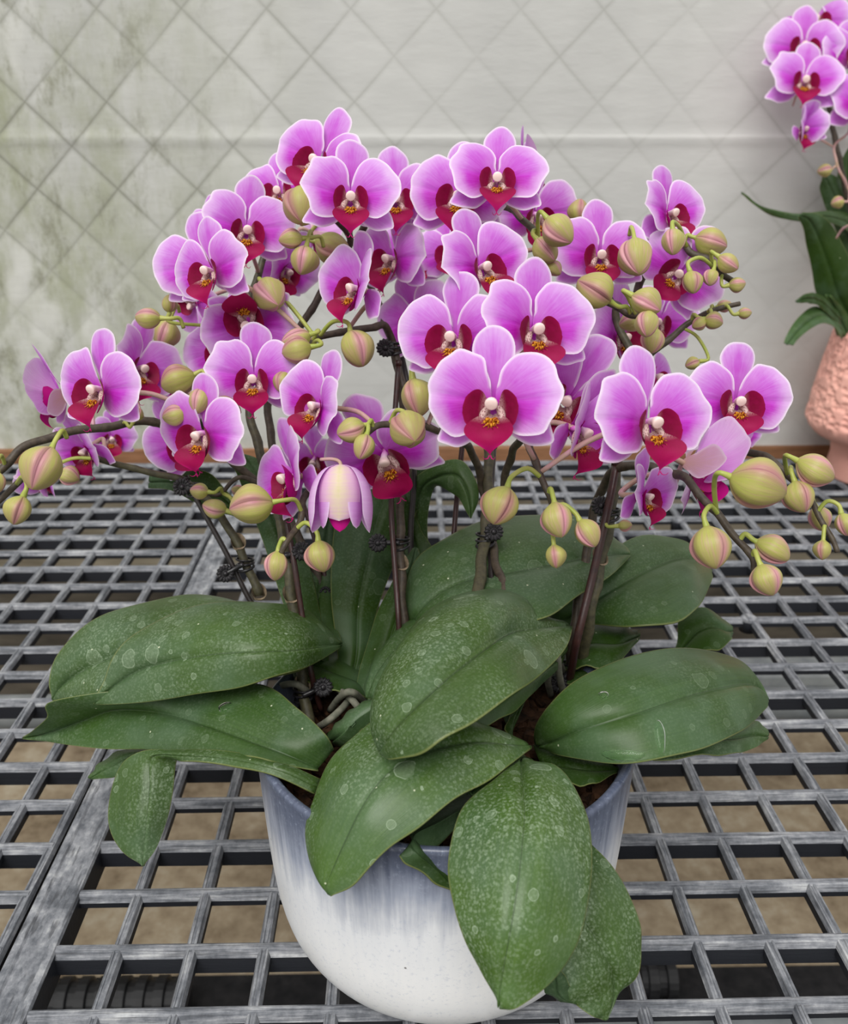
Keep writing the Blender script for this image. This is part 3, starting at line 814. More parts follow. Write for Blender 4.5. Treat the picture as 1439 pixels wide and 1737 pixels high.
add_leaf('E', [(400, 850, 405, 868, 410, 880, .61), (350, 800, 350, 830, 352, 862, .62), (290, 800, 290, 818, 290, 832, .625), (254, 806, 252, 818, 252, 828, .63)], 0, 0, 'leafdark', 0.08)
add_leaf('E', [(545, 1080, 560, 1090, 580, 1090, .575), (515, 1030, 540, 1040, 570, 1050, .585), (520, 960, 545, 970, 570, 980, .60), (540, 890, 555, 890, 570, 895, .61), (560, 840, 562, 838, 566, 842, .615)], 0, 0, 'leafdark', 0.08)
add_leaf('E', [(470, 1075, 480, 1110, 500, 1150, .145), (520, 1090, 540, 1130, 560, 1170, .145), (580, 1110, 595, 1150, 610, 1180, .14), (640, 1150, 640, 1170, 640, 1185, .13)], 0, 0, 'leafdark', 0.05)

# ------------------------------------------------------------------ flower parts, unit = half the petal span
def resample_outline(pts, n=44):
    P = spline(pts, 8, closed=True)
    d = np.r_[0, np.cumsum(np.linalg.norm(np.diff(np.vstack([P, P[:1]]), axis=0), axis=1))]
    t = np.linspace(0, d[-1], n, endpoint=False)
    PP = np.vstack([P, P[:1]])
    return np.stack([np.interp(t, d, PP[:, 0]), np.interp(t, d, PP[:, 1])], 1)

TR = np.array([0.0, .1, .2, .31, .42, .53, .63, .72, .80, .87, .925, .965, .988, 1.0])

def blade(outline, base, zfun, ifun, rng, ripple=0.012):
    """a petal: star mesh from its claw (base) to its outline"""
    O = resample_outline(outline, 52)
    ph = rng.uniform(0, 6, 4)
    base = np.array(base)
    ang = np.arctan2(O[:, 1] - base[1], O[:, 0] - base[0])
    wob = 1 + 0.014 * np.sin(ang * 5 + ph[0]) + 0.012 * np.sin(ang * 9 + ph[1]) + 0.008 * np.sin(ang * 17 + ph[2])
    O = base + (O - base) * wob[:, None]
    rings = base[None, None, :] + TR[:, None, None] * (O - base)[None]
    X, Y = rings[..., 0], rings[..., 1]
    seg = np.vstack([O, O[:1]])
    # distance to the outline
    P2 = rings.reshape(-1, 2)
    best = np.full(len(P2), 9.0)
    for i in range(len(O)):
        a, b = seg[i], seg[i + 1]
        ab = b - a
        t = np.clip(((P2 - a) @ ab) / (ab @ ab + 1e-9), 0, 1)
        best = np.minimum(best, np.linalg.norm(P2 - a - t[:, None] * ab, axis=1))
    E = best.reshape(X.shape)
    # the narrow claw has no pale rim
    rr = np.hypot(X - base[0], Y - base[1])
    E = E + np.clip(0.22 - rr, 0, 1) * 1.2
    Z = zfun(X, Y) + ripple * np.sin(ang * 7 + ph[3])[None, :] * (TR ** 3)[:, None]
    I = ifun(X, Y)
    A = np.arctan2(Y, np.abs(X) + 1e-6)
    V = np.stack([X, Y, Z], -1)
    return V, np.stack([I, E, A], -1), np.stack([np.hypot(X, Y), X, Y], -1)

def rot_about(V, p, axis, deg):
    R = np.array(Matrix.Rotation(math.radians(deg), 3, Vector(axis)))
    return (V - np.array(p)) @ R.T + np.array(p)

PET = [(0.035, 0.0), (0.042, 0.13), (0.055, 0.32), (0.10, 0.50), (0.20, 0.67), (0.36, 0.78), (0.56, 0.78), (0.76, 0.68), (0.92, 0.49), (1.04, 0.23), (1.00, 0.02), (0.92, -0.20), (0.77, -0.39), (0.54, -0.47), (0.32, -0.41), (0.16, -0.25), (0.07, -0.07)]
DOR = [(-0.05, 0.02), (-0.09, 0.2), (-0.18, 0.42), (-0.29, 0.66), (-0.33, 0.86), (-0.27, 1.04), (-0.13, 1.16), (0.0, 1.19), (0.13, 1.16), (0.27, 1.04), (0.33, 0.86), (0.29, 0.66), (0.18, 0.42), (0.09, 0.2), (0.05, 0.02)]
LAT = [(-0.07, 0.02), (-0.16, 0.2), (-0.25, 0.40), (-0.28, 0.58), (-0.23, 0.77), (-0.11, 0.93), (0.01, 1.03), (0.11, 0.93), (0.23, 0.76), (0.28, 0.57), (0.25, 0.38), (0.16, 0.18), (0.07, 0.02)]

def lip_mesh(rng, op):
    mb = MB()
    # side lobes: ovals standing up on either side, hollow towards the middle
    for sd in (-1, 1):
        nu, nv = 15, 13
        G = np.zeros((nu, nv, 3)); A = np.zeros((nu, nv, 3))
        for i, uu in enumerate(np.linspace(0, 1, nu)):
            cxx = 0.05 + 0.34 * uu ** 0.9 * op
            cy = -0.20 + 0.13 * uu - 0.06 * uu * uu
            cz = 0.10 + 0.33 * uu ** 1.25
            hw = 0.02 + 0.31 * math.sin(PI * min(1, (0.04 + 0.90 * uu)) ** 0.9) ** 0.75 if uu < 1 else 0.03
            for j, vv in enumerate(np.linspace(-1, 1, nv)):
                y = cy + vv * hw * 0.96 + (0.05 * uu if vv > 0 else 0)
                z = cz + 0.10 * (abs(vv) ** 2) * math.sin(PI * uu) * 1.0 - 0.02 * vv
                x = cxx - 0.09 * vv * vv * math.sin(PI * uu) * 0.6
                G[i, j] = (sd * x, y, z)
                th = max(0.0, 1 - uu * 2.6) * (0.8 if vv > -0.5 else 0.4)
                A[i, j] = (th, 0, 0.15 + 0.35 * uu + 0.25 * abs(vv) ** 3)
        if sd > 0: G, A = G[:, ::-1], A[:, ::-1]
        mb.grid(G, lc=A)
    # middle lobe: a trowel running forward and down to a forked tip
    nu, nv = 19, 13
    G = np.zeros((nu, nv, 3)); A = np.zeros((nu, nv, 3))
    for i, uu in enumerate(np.linspace(0, 1, nu)):
        cy = -0.17 - 0.60 * uu
        cz = 0.13 + 0.30 * math.sin(PI * min(1.0, uu * 0.80)) + 0.04 * uu
        hw = np.interp(uu, [0, .10, .22, .34, .46, .58, .70, .82, .92, 1], [.09, .17, .27, .335, .36, .345, .28, .18, .08, .02])
        for j, vv in enumerate(np.linspace(-1, 1, nv)):
            G[i, j] = (vv * hw, cy + 0.05 * abs(vv), cz + 0.10 * vv * vv * (hw / 0.3) - 0.03 * (1 - abs(vv)) * uu)
            th = max(0.0, 1 - uu * 4.0)
            A[i, j] = (th * 0.8, 0, 0.30 + 0.70 * uu)
    mb.grid(G[:, ::-1], lc=A[:, ::-1])
    # two curling tendrils at the tip
    for sd in (-1, 1):
        P = spline([(sd * 0.008, -0.765, 0.33), (sd * 0.03, -0.81, 0.34), (sd * 0.07, -0.82, 0.38), (sd * 0.09, -0.79, 0.42)], 4)
        mb.tube(P, np.linspace(0.010, 0.003, len(P)), 5, lc=(0, 0, 1.0))
    # callus: warty yellow, red-striped cushion with two horns
    for (x, y, z, r) in ((0, -0.27, 0.29, 0.052), (-0.058, -0.25, 0.29, 0.046), (0.058, -0.25, 0.29, 0.046), (0, -0.33, 0.33, 0.046), (-0.05, -0.32, 0.34, 0.032), (0.05, -0.32, 0.34, 0.032), (-0.10, -0.28, 0.30, 0.026), (0.10, -0.28, 0.30, 0.026)):
        th = np.linspace(0, PI, 7); a = np.linspace(0, 2 * PI, 9)[:-1]
        S = np.stack([np.outer(np.sin(th), np.cos(a)), np.outer(np.sin(th), np.sin(a)), np.outer(np.cos(th), np.ones(8))], -1) * r + np.array((x, y, z))
        mb.grid(S[:, ::-1], wrap=True, lc=np.broadcast_to(np.array((0.0, 1.0, 0)), S.shape))
    for k in range(10):
        a = k / 10 * 2 * PI
        p0 = np.array((0.05 * math.cos(a), -0.29 + 0.04 * math.sin(a), 0.33))
        p1 = p0 + np.array((0.09 * math.cos(a), 0.06 * math.sin(a) - 0.02, 0.06))
        mb.tube([p0, 0.5 * (p0 + p1) + (0, 0, 0.02), p1], [0.007, 0.005, 0.003], 4, lc=(0, 1.0, 0))
    # speckled pale walls of the throat
    for sd in (-1, 1):
        P = [(sd * 0.05, -0.04, 0.12), (sd * 0.11, -0.11, 0.18), (sd * 0.15, -0.20, 0.22), (sd * 0.13, -0.30, 0.24)]
        mb.tube(spline(P, 3), [0.03, 0.04, .05, .055, .058, .055, .05, .045, .035, .015], 8, lc=(0.92, 0.0, 0))
    return mb.mesh('lip')

def column_mesh():
    mb = MB()
    P = spline([(0, -0.01, -0.02), (0, 0.005, 0.08), (0, 0.015, 0.18), (0, 0.008, 0.26), (0, -0.01, 0.33), (0, -0.03, 0.37), (0, -0.042, 0.388)], 3)
    t = np.linspace(0, 1, len(P))
    R = np.interp(t, [0, .2, .45, .62, .75, .86, .94, 1], [.055, .055, .060, .088, .100, .092, .062, .012])
    mb.tube(P, R, 14)
    return mb.mesh('column')

COLUMN = column_mesh()
COLUMN.materials.append(M['column'])

def flower_variant(seed, cup=12, scup=4, lipop=1.0, sx=1.0, matk='sepal', dorsal_fwd=0):
    rng = np.random.RandomState(seed)
    parts = []
    jit = lambda pts, a=0.032: [(x + rng.uniform(-a, a), y + rng.uniform(-a, a)) for x, y in pts]
    def pz(X, Y):
        r = np.hypot(X, Y)
        ax = (Y - 0.14 * np.abs(X))
        return 0.05 + 0.11 * np.sin(np.clip(r, 0, 1.2) * 2.4) - 0.06 * r ** 3 - 0.028 * np.exp(-(ax / 0.05) ** 2) * np.clip(r * 2, 0, 1) - 0.10 * np.clip(Y - 0.45, 0, 1) - 0.05 * np.clip(-Y - 0.1, 0, 1)
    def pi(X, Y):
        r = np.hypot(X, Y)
        lower = 1 / (1 + np.exp((Y - 0.10 * np.abs(X) - 0.02) / 0.05))  # deeper magenta below the crease: pigment, with some shading painted in
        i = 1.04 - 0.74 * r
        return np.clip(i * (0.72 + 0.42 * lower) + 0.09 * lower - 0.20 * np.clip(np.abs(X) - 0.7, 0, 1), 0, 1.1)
    for sd in (-1, 1):
        O = [(sd * x * sx, y) for x, y in jit(PET)]
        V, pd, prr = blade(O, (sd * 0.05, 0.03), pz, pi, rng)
        V = rot_about(V.reshape(-1, 3), (0, 0, 0), (0, 1, 0), -sd * (cup + rng.uniform(-4, 4))).reshape(V.shape)
        V = rot_about(V.reshape(-1, 3), (0, 0, 0), (1, 0, 0), rng.uniform(-7, 7)).reshape(V.shape)
        V = rot_about(V.reshape(-1, 3), (0, 0, 0), (0, 0, 1), rng.uniform(-6, 6)).reshape(V.shape)
        if sd < 0: V, pd, prr = V[:, ::-1], pd[:, ::-1], prr[:, ::-1]
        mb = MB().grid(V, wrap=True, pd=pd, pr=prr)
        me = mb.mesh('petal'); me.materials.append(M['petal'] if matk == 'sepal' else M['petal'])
        parts.append(('petal', me))
    def sz(X, Y):
        return -0.05 + 0.05 * np.sin(np.clip(Y, 0, 1.2) * 2.4) - 0.55 * X ** 2
    def si(X, Y):
        return np.clip(0.78 - 0.52 * np.abs(Y) + 0.1 * np.exp(-(X / 0.08) ** 2), 0, 1)
    for k, (out, rot, nm) in enumerate(((DOR, 0, 'dorsal_sepal'), (LAT, 119, 'lateral_sepal'), (LAT, -119, 'lateral_sepal'))):
        V, pd, prr = blade(jit(out, 0.012), (0, 0.04), sz, si, rng, 0.008)
        V = V.reshape(-1, 3)
        V = rot_about(V, (0, 0, 0), (1, 0, 0), (scup if k else dorsal_fwd + scup) + rng.uniform(-3, 3))
        V = rot_about(V, (0, 0, 0), (0, 0, 1), rot + rng.uniform(-4, 4))
        if k: V[:, 2] -= 0.03
        V = V.reshape(pd.shape)
        mb = MB().grid(V, wrap=True, pd=pd, pr=prr)
        me = mb.mesh(nm); me.materials.append(M[matk])
        parts.append((nm, me))
    lm = lip_mesh(rng, lipop); lm.materials.append(M['lip'])
    parts.append(('lip', lm))
    parts.append(('column', COLUMN))
    return parts

VAR = {
    'o': [flower_variant(s, c, sc, lo) for s, c, sc, lo in ((1, 6, 2, 1.0), (2, 12, 4, 1.1), (3, 18, 6, 0.9), (4, 8, 0, 1.05), (5, 2, 2, 1.0), (6, 14, 4, 0.95), (7, 20, 8, 0.85))],
    'c': [flower_variant(s, c, sc, lo) for s, c, sc, lo in ((11, 30, 16, 0.9), (12, 38, 22, 0.85), (13, 26, 10, 0.9))],
    't': [flower_variant(s, c, sc, lo) for s, c, sc, lo in ((21, 56, 44, 0.7), (22, 62, 50, 0.65))],
    'n': [flower_variant(31, 66, 62, 0.7, 1.0, 'opening', 6)],
}

CAMB = Matrix(((RT[0], UP[0], -FW[0]), (RT[1], UP[1], -FW[1]), (RT[2], UP[2], -FW[2])))   # camera axes as columns

STEMS = []            # (plant key, world polyline)
def nearest_stem(p, keys=None):
    best, bd = None, 9
    for key, P, R in STEMS:
        if keys and key not in keys: continue
        d = np.linalg.norm(P - p, axis=1)
        i = int(d.argmin())
        if d[i] < bd: best, bd = P[i], d[i]
    return best, bd

FL = []
def add_flower(key, px, py, w, yaw=0, tilt=0, roll=0, kind='o', dz=0.0, wm=1.0):
    zc = 0.6 * (FPX * 0.06 / w) + 0.4 * 0.49 + dz
    half = w * zc / FPX / 2 * wm
    c = W3(px, py, zc)
    R = CAMB @ Matrix.Rotation(math.radians(yaw), 3, 'Y') @ Matrix.Rotation(math.radians(-tilt), 3, 'X') @ Matrix.Rotation(math.radians(-roll), 3, 'Z')
    # the visible column head sits 0.35 units in front of the origin
    hd = np.array(R @ Vector((0, -0.01, 0.33))) * half
    base = c - hd
    Mw = Matrix.Translation(Vector(base)) @ R.to_4x4() @ Matrix.Scale(half, 4)
    par = PL[key]
    # the pedicel runs back from the flower to the nearest stem
    ax = norm(np.array(R @ Vector((0, 0, 1))))
    tgt, d = nearest_stem(base - ax * 0.012)
    if tgt is None or d > 0.062:
        tgt = base - ax * 0.022 + np.array([0, 0.008, -0.012])
    P = spline([base + ax * half * 0.02, base - ax * min(0.012, 0.5 * d + 0.004), 0.5 * (base - ax * 0.014) + 0.5 * tgt + np.array([0, 0, 0.003]), tgt], 5)
    inv = np.array(Mw.inverted())
    Pl = (np.c_[P, np.ones(len(P))] @ inv.T)[:, :3]
    rad = np.linspace(0.0017, 0.0013, len(P)) / half
    mb = MB().tube(Pl, rad, 7)
    f = link('flower', mb.mesh('flower'), M['pedicel'], par, localT(par) @ Mw)
    v = VAR[kind][len(FL) % len(VAR[kind])]
    for nm, me in v:
        o = bpy.data.objects.new(nm, me)
        COL.objects.link(o)
        o.parent = f
    FL.append((f, px, py))
    return f

# buds -------------------------------------------------------------
def bud_variant(seed, asp):
    rng = np.random.RandomState(seed)
    nt, na = 24, 72
    t = np.linspace(0, 1, nt)
    R = 0.5 * asp * (np.sin(PI * t ** 0.90)) ** 0.62
    R[0] = 0.08; R[-1] = 0.004
    a = np.arange(na) / na * 2 * PI
    off = rng.uniform(0, 6)
    G = np.zeros((nt, na, 3)); A = np.zeros((nt, na, 3))
    for i in range(nt):
        s3 = np.abs(((a - off) * 3 / (2 * PI)) % 1 - 0.5) * 2          # 1 at the sutures
        su = np.exp(-((1 - s3) / 0.07) ** 2)
        r = R[i] * (1 - 0.13 * su + 0.05 * np.exp(-((1 - s3 - 0.22) / 0.12) ** 2) * np.sign(np.sin((a - off) * 3 + 0.01)) + 0.02 * np.sin((a - off) * 6))
        ridge = 0.007 * np.sin((a - off) * 15) * math.sin(PI * t[i])
        r = r * (1 + ridge)
        G[i, :, 0] = r * np.cos(a) + 0.05 * math.sin(PI * t[i])
        G[i, :, 1] = r * np.sin(a)
        G[i, :, 2] = t[i]
        A[i] = np.stack([1 - s3, np.full(na, t[i]), a], 1)
    me = MB().grid(G, wrap=True, capends=True, bd=A).mesh('bud')
    me.materials.append(M['bud'])
    return me
BUDS = [bud_variant(i, a) for i, a in enumerate((0.84, 0.90, 0.80, 0.94, 0.86, 0.82))]

NB = 0
def add_bud(key, px, py, L, ang, zc, el=15, asp=None, att=None, stalk='stalk'):
    """L: length in pixels, ang: where the tip points in the picture plane (90 = up), el: degrees towards the camera"""
    global NB
    NB += 1
    a, e = math.radians(ang), math.radians(el)
    ax = math.cos(a) * math.cos(e) * RT + math.sin(a) * math.cos(e) * UP - math.sin(e) * FW
    ln = L * zc / FPX / max(0.75, math.cos(e))
    c = W3(px, py, zc)
    base = c - ax * ln * 0.5
    w = Vector(ax)
    u = Vector(norm(np.cross(ax, [0.3, 0.5, 0.8])))
    vv = w.cross(u)
    R = Matrix(((u[0], vv[0], w[0]), (u[1], vv[1], w[1]), (u[2], vv[2], w[2]))) @ Matrix.Rotation(NB * 1.7, 3, 'Z')
    Mw = Matrix.Translation(Vector(base)) @ R.to_4x4() @ Matrix.Scale(ln, 4)
    par = PL[key]
    o = link('bud', BUDS[NB % len(BUDS)], None, par, localT(par) @ Mw)
    if att is not None:
        tgt = Q(att) if len(att) == 3 else W3(att[0], att[1], zc)
        tgt2, d2 = nearest_stem(tgt)
        if tgt2 is not None and d2 < 0.03: tgt = tgt2
        d = np.linalg.norm(tgt - base)
    else:
        tgt, d = nearest_stem(base - ax * 0.006)
    if tgt is None or d > 0.05:
        tgt = base - ax * 0.012 - UP * 0.004 + FW * 0.008; d = 0.016
    P = spline([base + ax * ln * 0.04, base - ax * min(0.006, d * 0.4), 0.5 * (base - ax * min(0.009, d * .6)) + 0.5 * tgt + UP * 0.003, tgt], 5)
    inv = np.array(Mw.inverted())
    Pl = (np.c_[P, np.ones(len(P))] @ inv.T)[:, :3]
    k = min(1.0, ln / 0.016)
    mb = MB().tube(Pl, np.interp(np.linspace(0, 1, len(P)), [0, .2, 1], [0.0019, 0.0013, 0.0013]) * (0.6 + 0.4 * k) / ln, 7)
    s = link('stalk', mb.mesh('stalk'), M[stalk], o)
    return o

def add_stem(key, pts, r0=0.0032, r1=0.0018, mat='stem', name='flower_stem', nodes=True):
    P = spline([Q(p) for p in pts], 10)
    n = len(P)
    R = np.linspace(r0, r1, n) * 0.86
    d = np.r_[0, np.cumsum(np.linalg.norm(np.diff(P, axis=0), axis=1))]
    if nodes:
        R = R * (1 + 0.13 * np.exp(-((((d + 0.01) % 0.030) - 0.015) / 0.0022) ** 2))
        P = P + (0.0006 * np.sin(d * 210))[:, None] * RT
    par = PL[key]
    part(name, MB().tube(P, R, 10), M[mat], par)
    STEMS.append((key, P, R))
    return P

# ------------------------------------------------------------------ flower stems (lowest point in the pot, then arching out)
add_stem('A', [(524, 1238, .125), (513, 1150, .548), (500, 1050, .548), (489, 965, .550), (476, 890, .556), (452, 800, .566), (428, 720, .580), (418, 640, .592), (420, 560, .60), (428, 500, .605), (447, 440, .61), (480, 380, .61), (530, 330, .605), (580, 310, .60)], 0.0042, 0.0022, 'stemgreen')
add_stem('A', [(440, 1010, .60), (415, 950, .60), (385, 890, .60), (352, 848, .60), (310, 815, .60), (262, 803, .595), (208, 790, .59), (165, 778, .58)], 0.0036, 0.0022, 'stemgreen')
add_stem('E', [(585, 1120, .135), (560, 1060, .60), (540, 980, .60), (500, 900, .60), (440, 822, .60), (395, 785, .595), (360, 755, .59), (300, 728, .575), (243, 714, .56), (188, 724, .55), (130, 730, .54), (87, 742, .53), (38, 760, .52), (0, 798, .515), (-40, 830, .51)], 0.0036, 0.0026)
add_stem('E', [(55, 775, .52), (40, 808, .515), (10, 840, .51), (-25, 865, .505)], 0.0024, 0.0018)
add_stem('E', [(690, 1150, .135), (685, 1060, .56), (680, 960, .57), (680, 860, .575), (692, 760, .58), (688, 680, .585), (668, 590, .59), (655, 553, .58), (630, 556, .57), (600, 560, .56), (565, 566, .55), (538, 574, .54), (522, 590, .535)], 0.0036, 0.0022)
add_stem('E', [(500, 1180, .13), (500, 1000, .60), (478, 830, .61), (455, 700, .62), (478, 620, .62), (512, 552, .62), (552, 486, .62), (590, 425, .615), (592, 400, .61), (570, 370, .60), (555, 330, .60)], 0.0034, 0.0026)
add_stem('E', [(692, 820, .60), (686, 700, .60), (674, 620, .60), (656, 555, .61), (628, 480, .62), (606, 420, .62), (625, 370, .61), (650, 340, .605)], 0.003, 0.0026)
add_stem('D', [(812, 1050, .51), (813, 990, .535), (822, 915, .56), (828, 840, .575), (828, 760, .59), (820, 660, .60), (800, 560, .60), (790, 460, .60), (800, 390, .60), (830, 350, .59), (862, 352, .565), (885, 370, .55), (905, 392, .54), (922, 420, .535)], 0.0042, 0.0022, 'stemgreen')
add_stem('D', [(868, 1050, .51), (852, 990, .54), (838, 940, .56), (822, 840, .585), (800, 765, .56), (767, 745, .53), (726, 724, .51), (670, 720, .50), (642, 722, .495), (618, 736, .49)], 0.0034, 0.0020)
add_stem('C', [(985, 1145, .135), (1000, 1050, .55), (1018, 960, .55), (1035, 880, .55), (1047, 790, .555), (1060, 720, .56), (1080, 660, .565), (1070, 600, .57), (1045, 540, .575), (1030, 490, .585)], 0.0042, 0.0028, 'stemgreen')
add_stem('C', [(1000, 500, .55), (1025, 508, .53), (1047, 520, .52), (1067, 533, .515), (1089, 536, .51)], 0.0032, 0.0022)
add_stem('C', [(1070, 640, .58), (1095, 610, .585), (1128, 581, .58), (1167, 550, .58), (1206, 528, .58), (1256, 515, .58)], 0.0030, 0.0018)
add_stem('C', [(1080, 560, .59), (1085, 480, .59), (1110, 430, .585), (1140, 415, .575), (1161, 414, .565), (1175, 430, .56), (1200, 440, .555), (1214, 456, .55), (1242, 476, .55)], 0.0032, 0.0022)
add_stem('B', [(965, 1150, .135), (975, 1060, .56), (995, 950, .57), (1010, 860, .57), (1040, 800, .55), (1090, 790, .52), (1132, 802, .49), (1165, 812, .475), (1200, 855, .465), (1218, 873, .46), (1252, 915, .455), (1275, 945, .45), (1280, 968, .45)], 0.0036, 0.0020)
add_stem('C', [(1160, 700, .57), (1200, 720, .56), (1237, 742, .545), (1267, 765, .535), (1301, 776, .525), (1342, 810, .515), (1375, 848, .51), (1396, 885, .505), (1421, 937, .50)], 0.0032, 0.0017)
add_stem('B', [(842, 1080, .15), (835, 980, .58), (845, 880, .58), (865, 780, .55), (890, 740, .50), (902, 765, .475), (911, 795, .465), (930, 832, .46), (936, 855, .46), (934, 900, .46)], 0.0034, 0.0016)
add_stem('E', [(560, 800, .56), (535, 820, .53), (516, 848, .51), (506, 890, .50), (486, 922, .49), (476, 938, .49)], 0.0026, 0.0018)
add_stem('E', [(440, 822, .595), (405, 810, .59), (375, 838, .59), (350, 838, .59)], 0.002, 0.0013)
add_stem('A', [(340, 740, .565), (345, 700, .53), (325, 690, .52), (310, 688, .52)], 0.002, 0.0014)

# ------------------------------------------------------------------ flowers: plant, column x, y, span in pixels, yaw, tilt, roll, kind, depth shift
F = [
 ('A', 347, 458, 160, -27, -4, -3, 'o', -.035), ('A', 333, 448, 166, -12, 0, -8, 'o', .025),
 ('A', 420, 389, 160, 18, -4, 2, 'o', .0), ('A', 352, 385, 110, -30, 0, -10, 'o', -.01),
 ('A', 470, 322, 140, -10, 10, -3, 'o', .02), ('A', 532, 269, 170, -22, 4, 24, 'o', .02),
 ('E', 595, 332, 174, 6, -2, 0, 'o', -.02), ('E', 672, 335, 160, 4, 0, 0, 'o', .03),
 ('E', 655, 438, 158, -42, -4, 10, 'o', .04), ('E', 594, 488, 168, -46, 2, 16, 'c', -.01),
 ('A', 417, 553, 172, -8, -18, 178, 'o', .02), ('A', 322, 520, 120, -35, -30, 170, 'o', -.03), ('A', 372, 592, 150, -20, 0, -20, 'o', .03),
 ('A', 428, 642, 166, 2, -4, 0, 'o', -.01), ('A', 492, 462, 120, 48, -30, 10, 'c', -.03), ('A', 540, 400, 100, 150, 0, 0, 'c', -.02),
 ('D', 844, 300, 172, 0, 8, 2, 'o', -.01), ('D', 777, 331, 176, -8, 0, 8, 'o', .03), ('D', 905, 290, 130, 78, 10, -12, 'c', .0),
 ('D', 915, 368, 150, 20, -28, -10, 'o', .04), ('D', 826, 451, 178, 26, 0, -20, 'o', -.015), ('D', 762, 425, 130, -20, 0, -10, 'o', .05),
 ('B', 764, 570, 198, -20, 0, 3, 'o', .0), ('B', 914, 557, 212, 15, 0, -2, 'o', -.005), ('B', 834, 684, 234, -13, -2, 2, 'o', -.02),
 ('E', 702, 540, 150, -26, 0, -20, 'o', .03),
 ('C', 1021, 431, 166, 0, -2, 2, 'o', .02), ('C', 1146, 360, 144, 30, 0, -10, 'o', -.01), ('C', 1153, 464, 158, -8, -12, 44, 'o', .02),
 ('C', 1064, 572, 160, 36, -8, -4, 'o', .04), ('C', 1118, 545, 130, -18, -10, 20, 'o', .03), ('C', 1120, 640, 150, 50, 0, 10, 'o', .06),
 ('B', 962, 680, 206, -12, -14, 36, 'o', .02), ('C', 1115, 716, 222, 19, -2, -5, 'o', -.02), ('B', 997, 735, 200, 42, -18, 4, 'c', -.005),
 ('B', 1104, 843, 138, 42, -6, -6, 'c', -.12), ('C', 1257, 680, 182, 2, 2, 2, 'o', .0), ('C', 1268, 738, 90, 60, -20, 0, 'c', -.08),
 ('B', 1196, 804, 212, 100, -24, 30, 'c', .035),
 ('E', 155, 660, 178, -24, -2, 4, 'o', -.02), ('E', 82, 672, 160, -72, -12, 0, 'c', .01), ('E', 245, 625, 156, 56, -2, 10, 'c', .03),
 ('E', 139, 768, 124, -26, -30, -4, 'c', -.06), ('E', 66, 812, 110, -20, -60, 10, 't', -.05), ('A', 190, 745, 90, 30, -20, 0, 'c', -.08),
 ('A', 332, 739, 174, -24, -12, 8, 'o', -.01), ('A', 308, 752, 150, -10, -12, -30, 'o', .03),
 ('E', 529, 688, 166, -40, 0, 22, 'c', -.03), ('E', 478, 812, 190, -56, -6, -22, 'o', .02), ('E', 652, 784, 204, -2, -34, -20, 'o', .055),
 ('E', 530, 785, 110, -10, -30, 0, 'o', -.02), ('A', 285, 665, 110, -60, 0, 0, 'c', .0),
 ('E', 700, 440, 130, 20, -10, 0, 'o', .06), ('A', 375, 560, 120, -30, -20, 40, 'c', .06),
]
for f in F: add_flower(*f)
# the half-open flower hanging face down, seen on the back of its top sepal
def opening_flower(key, px, py, w, zc):
    u = w * zc / FPX
    base = W3(px, py - 0.48 * w, zc)
    par = PL[key]
    B = np.stack([RT, UP, -FW], 1)
    Mw = Matrix.Translation(Vector(base)) @ CAMB.to_4x4() @ Matrix.Scale(u, 4)
    P = spline([(0, -0.02, -0.1), (-0.04, 0.06, -0.18), (-0.16, 0.10, -0.3), (-0.34, 0.10, -0.42)], 5)
    f = link('flower', MB().tube(P, 0.028, 7).mesh('flower'), M['pedicel'], par, localT(par) @ Mw)
    def shell(name, az0, half, rad, length, flare, mat, tip=0.5):
        n, m = 22, 17
        G = np.zeros((n, m, 3)); A = np.zeros((n, m, 3)); A2 = np.zeros((n, m, 3))
        for i, t in enumerate(np.linspace(0, 1, n)):
            r = rad * (math.sin(PI * (0.02 + 0.70 * t ** 0.72)) ** 0.6) + flare * t * t
            hw = half * (1.0 if t < 0.62 else math.sqrt(max(0.0, 1 - ((t - 0.62) / 0.38) ** 2)) * (1 - tip) + tip * (1 - (t - 0.62) / 0.38))
            for j, v in enumerate(np.linspace(-1, 1, m)):
                a = math.radians(az0 + v * hw)
                G[i, j] = (r * math.sin(a), -t * length, r * math.cos(a))
                e = min((1 - abs(v)) * hw / 57.3 * rad * 2, (1 - t) * length * 1.2) * 0.9
                A[i, j] = (0.15 + 0.75 * (1 - abs(v)) * (1 - 0.2 * t), e, t)
                A2[i, j] = (t, v, t)
        o = link(name, MB().grid(G, pd=A, pr=A2, lc=np.broadcast_to(np.array((0.0, 0, 0.6)), A.shape)).mesh(name), M[mat], f)
        return o
    shell('petal', -98, 52, 0.46, 1.0, 0.03, 'petal', 0.0)
    shell('petal', 98, 52, 0.46, 1.0, 0.03, 'petal', 0.0)
    shell('lateral_sepal', -60, 36, 0.325, 0.93, 0.0, 'petal', 0.08)
    shell('lateral_sepal', 60, 36, 0.325, 0.93, 0.0, 'petal', 0.08)
    shell('dorsal_sepal', 0, 64, 0.345, 0.82, -0.04, 'opening', 0.0)
    shell('lip', 0, 100, 0.20, 0.98, -0.02, 'lip', 0.6)
    FL.append((f, px, py))
opening_flower('E', 578, 844, 116, .475)

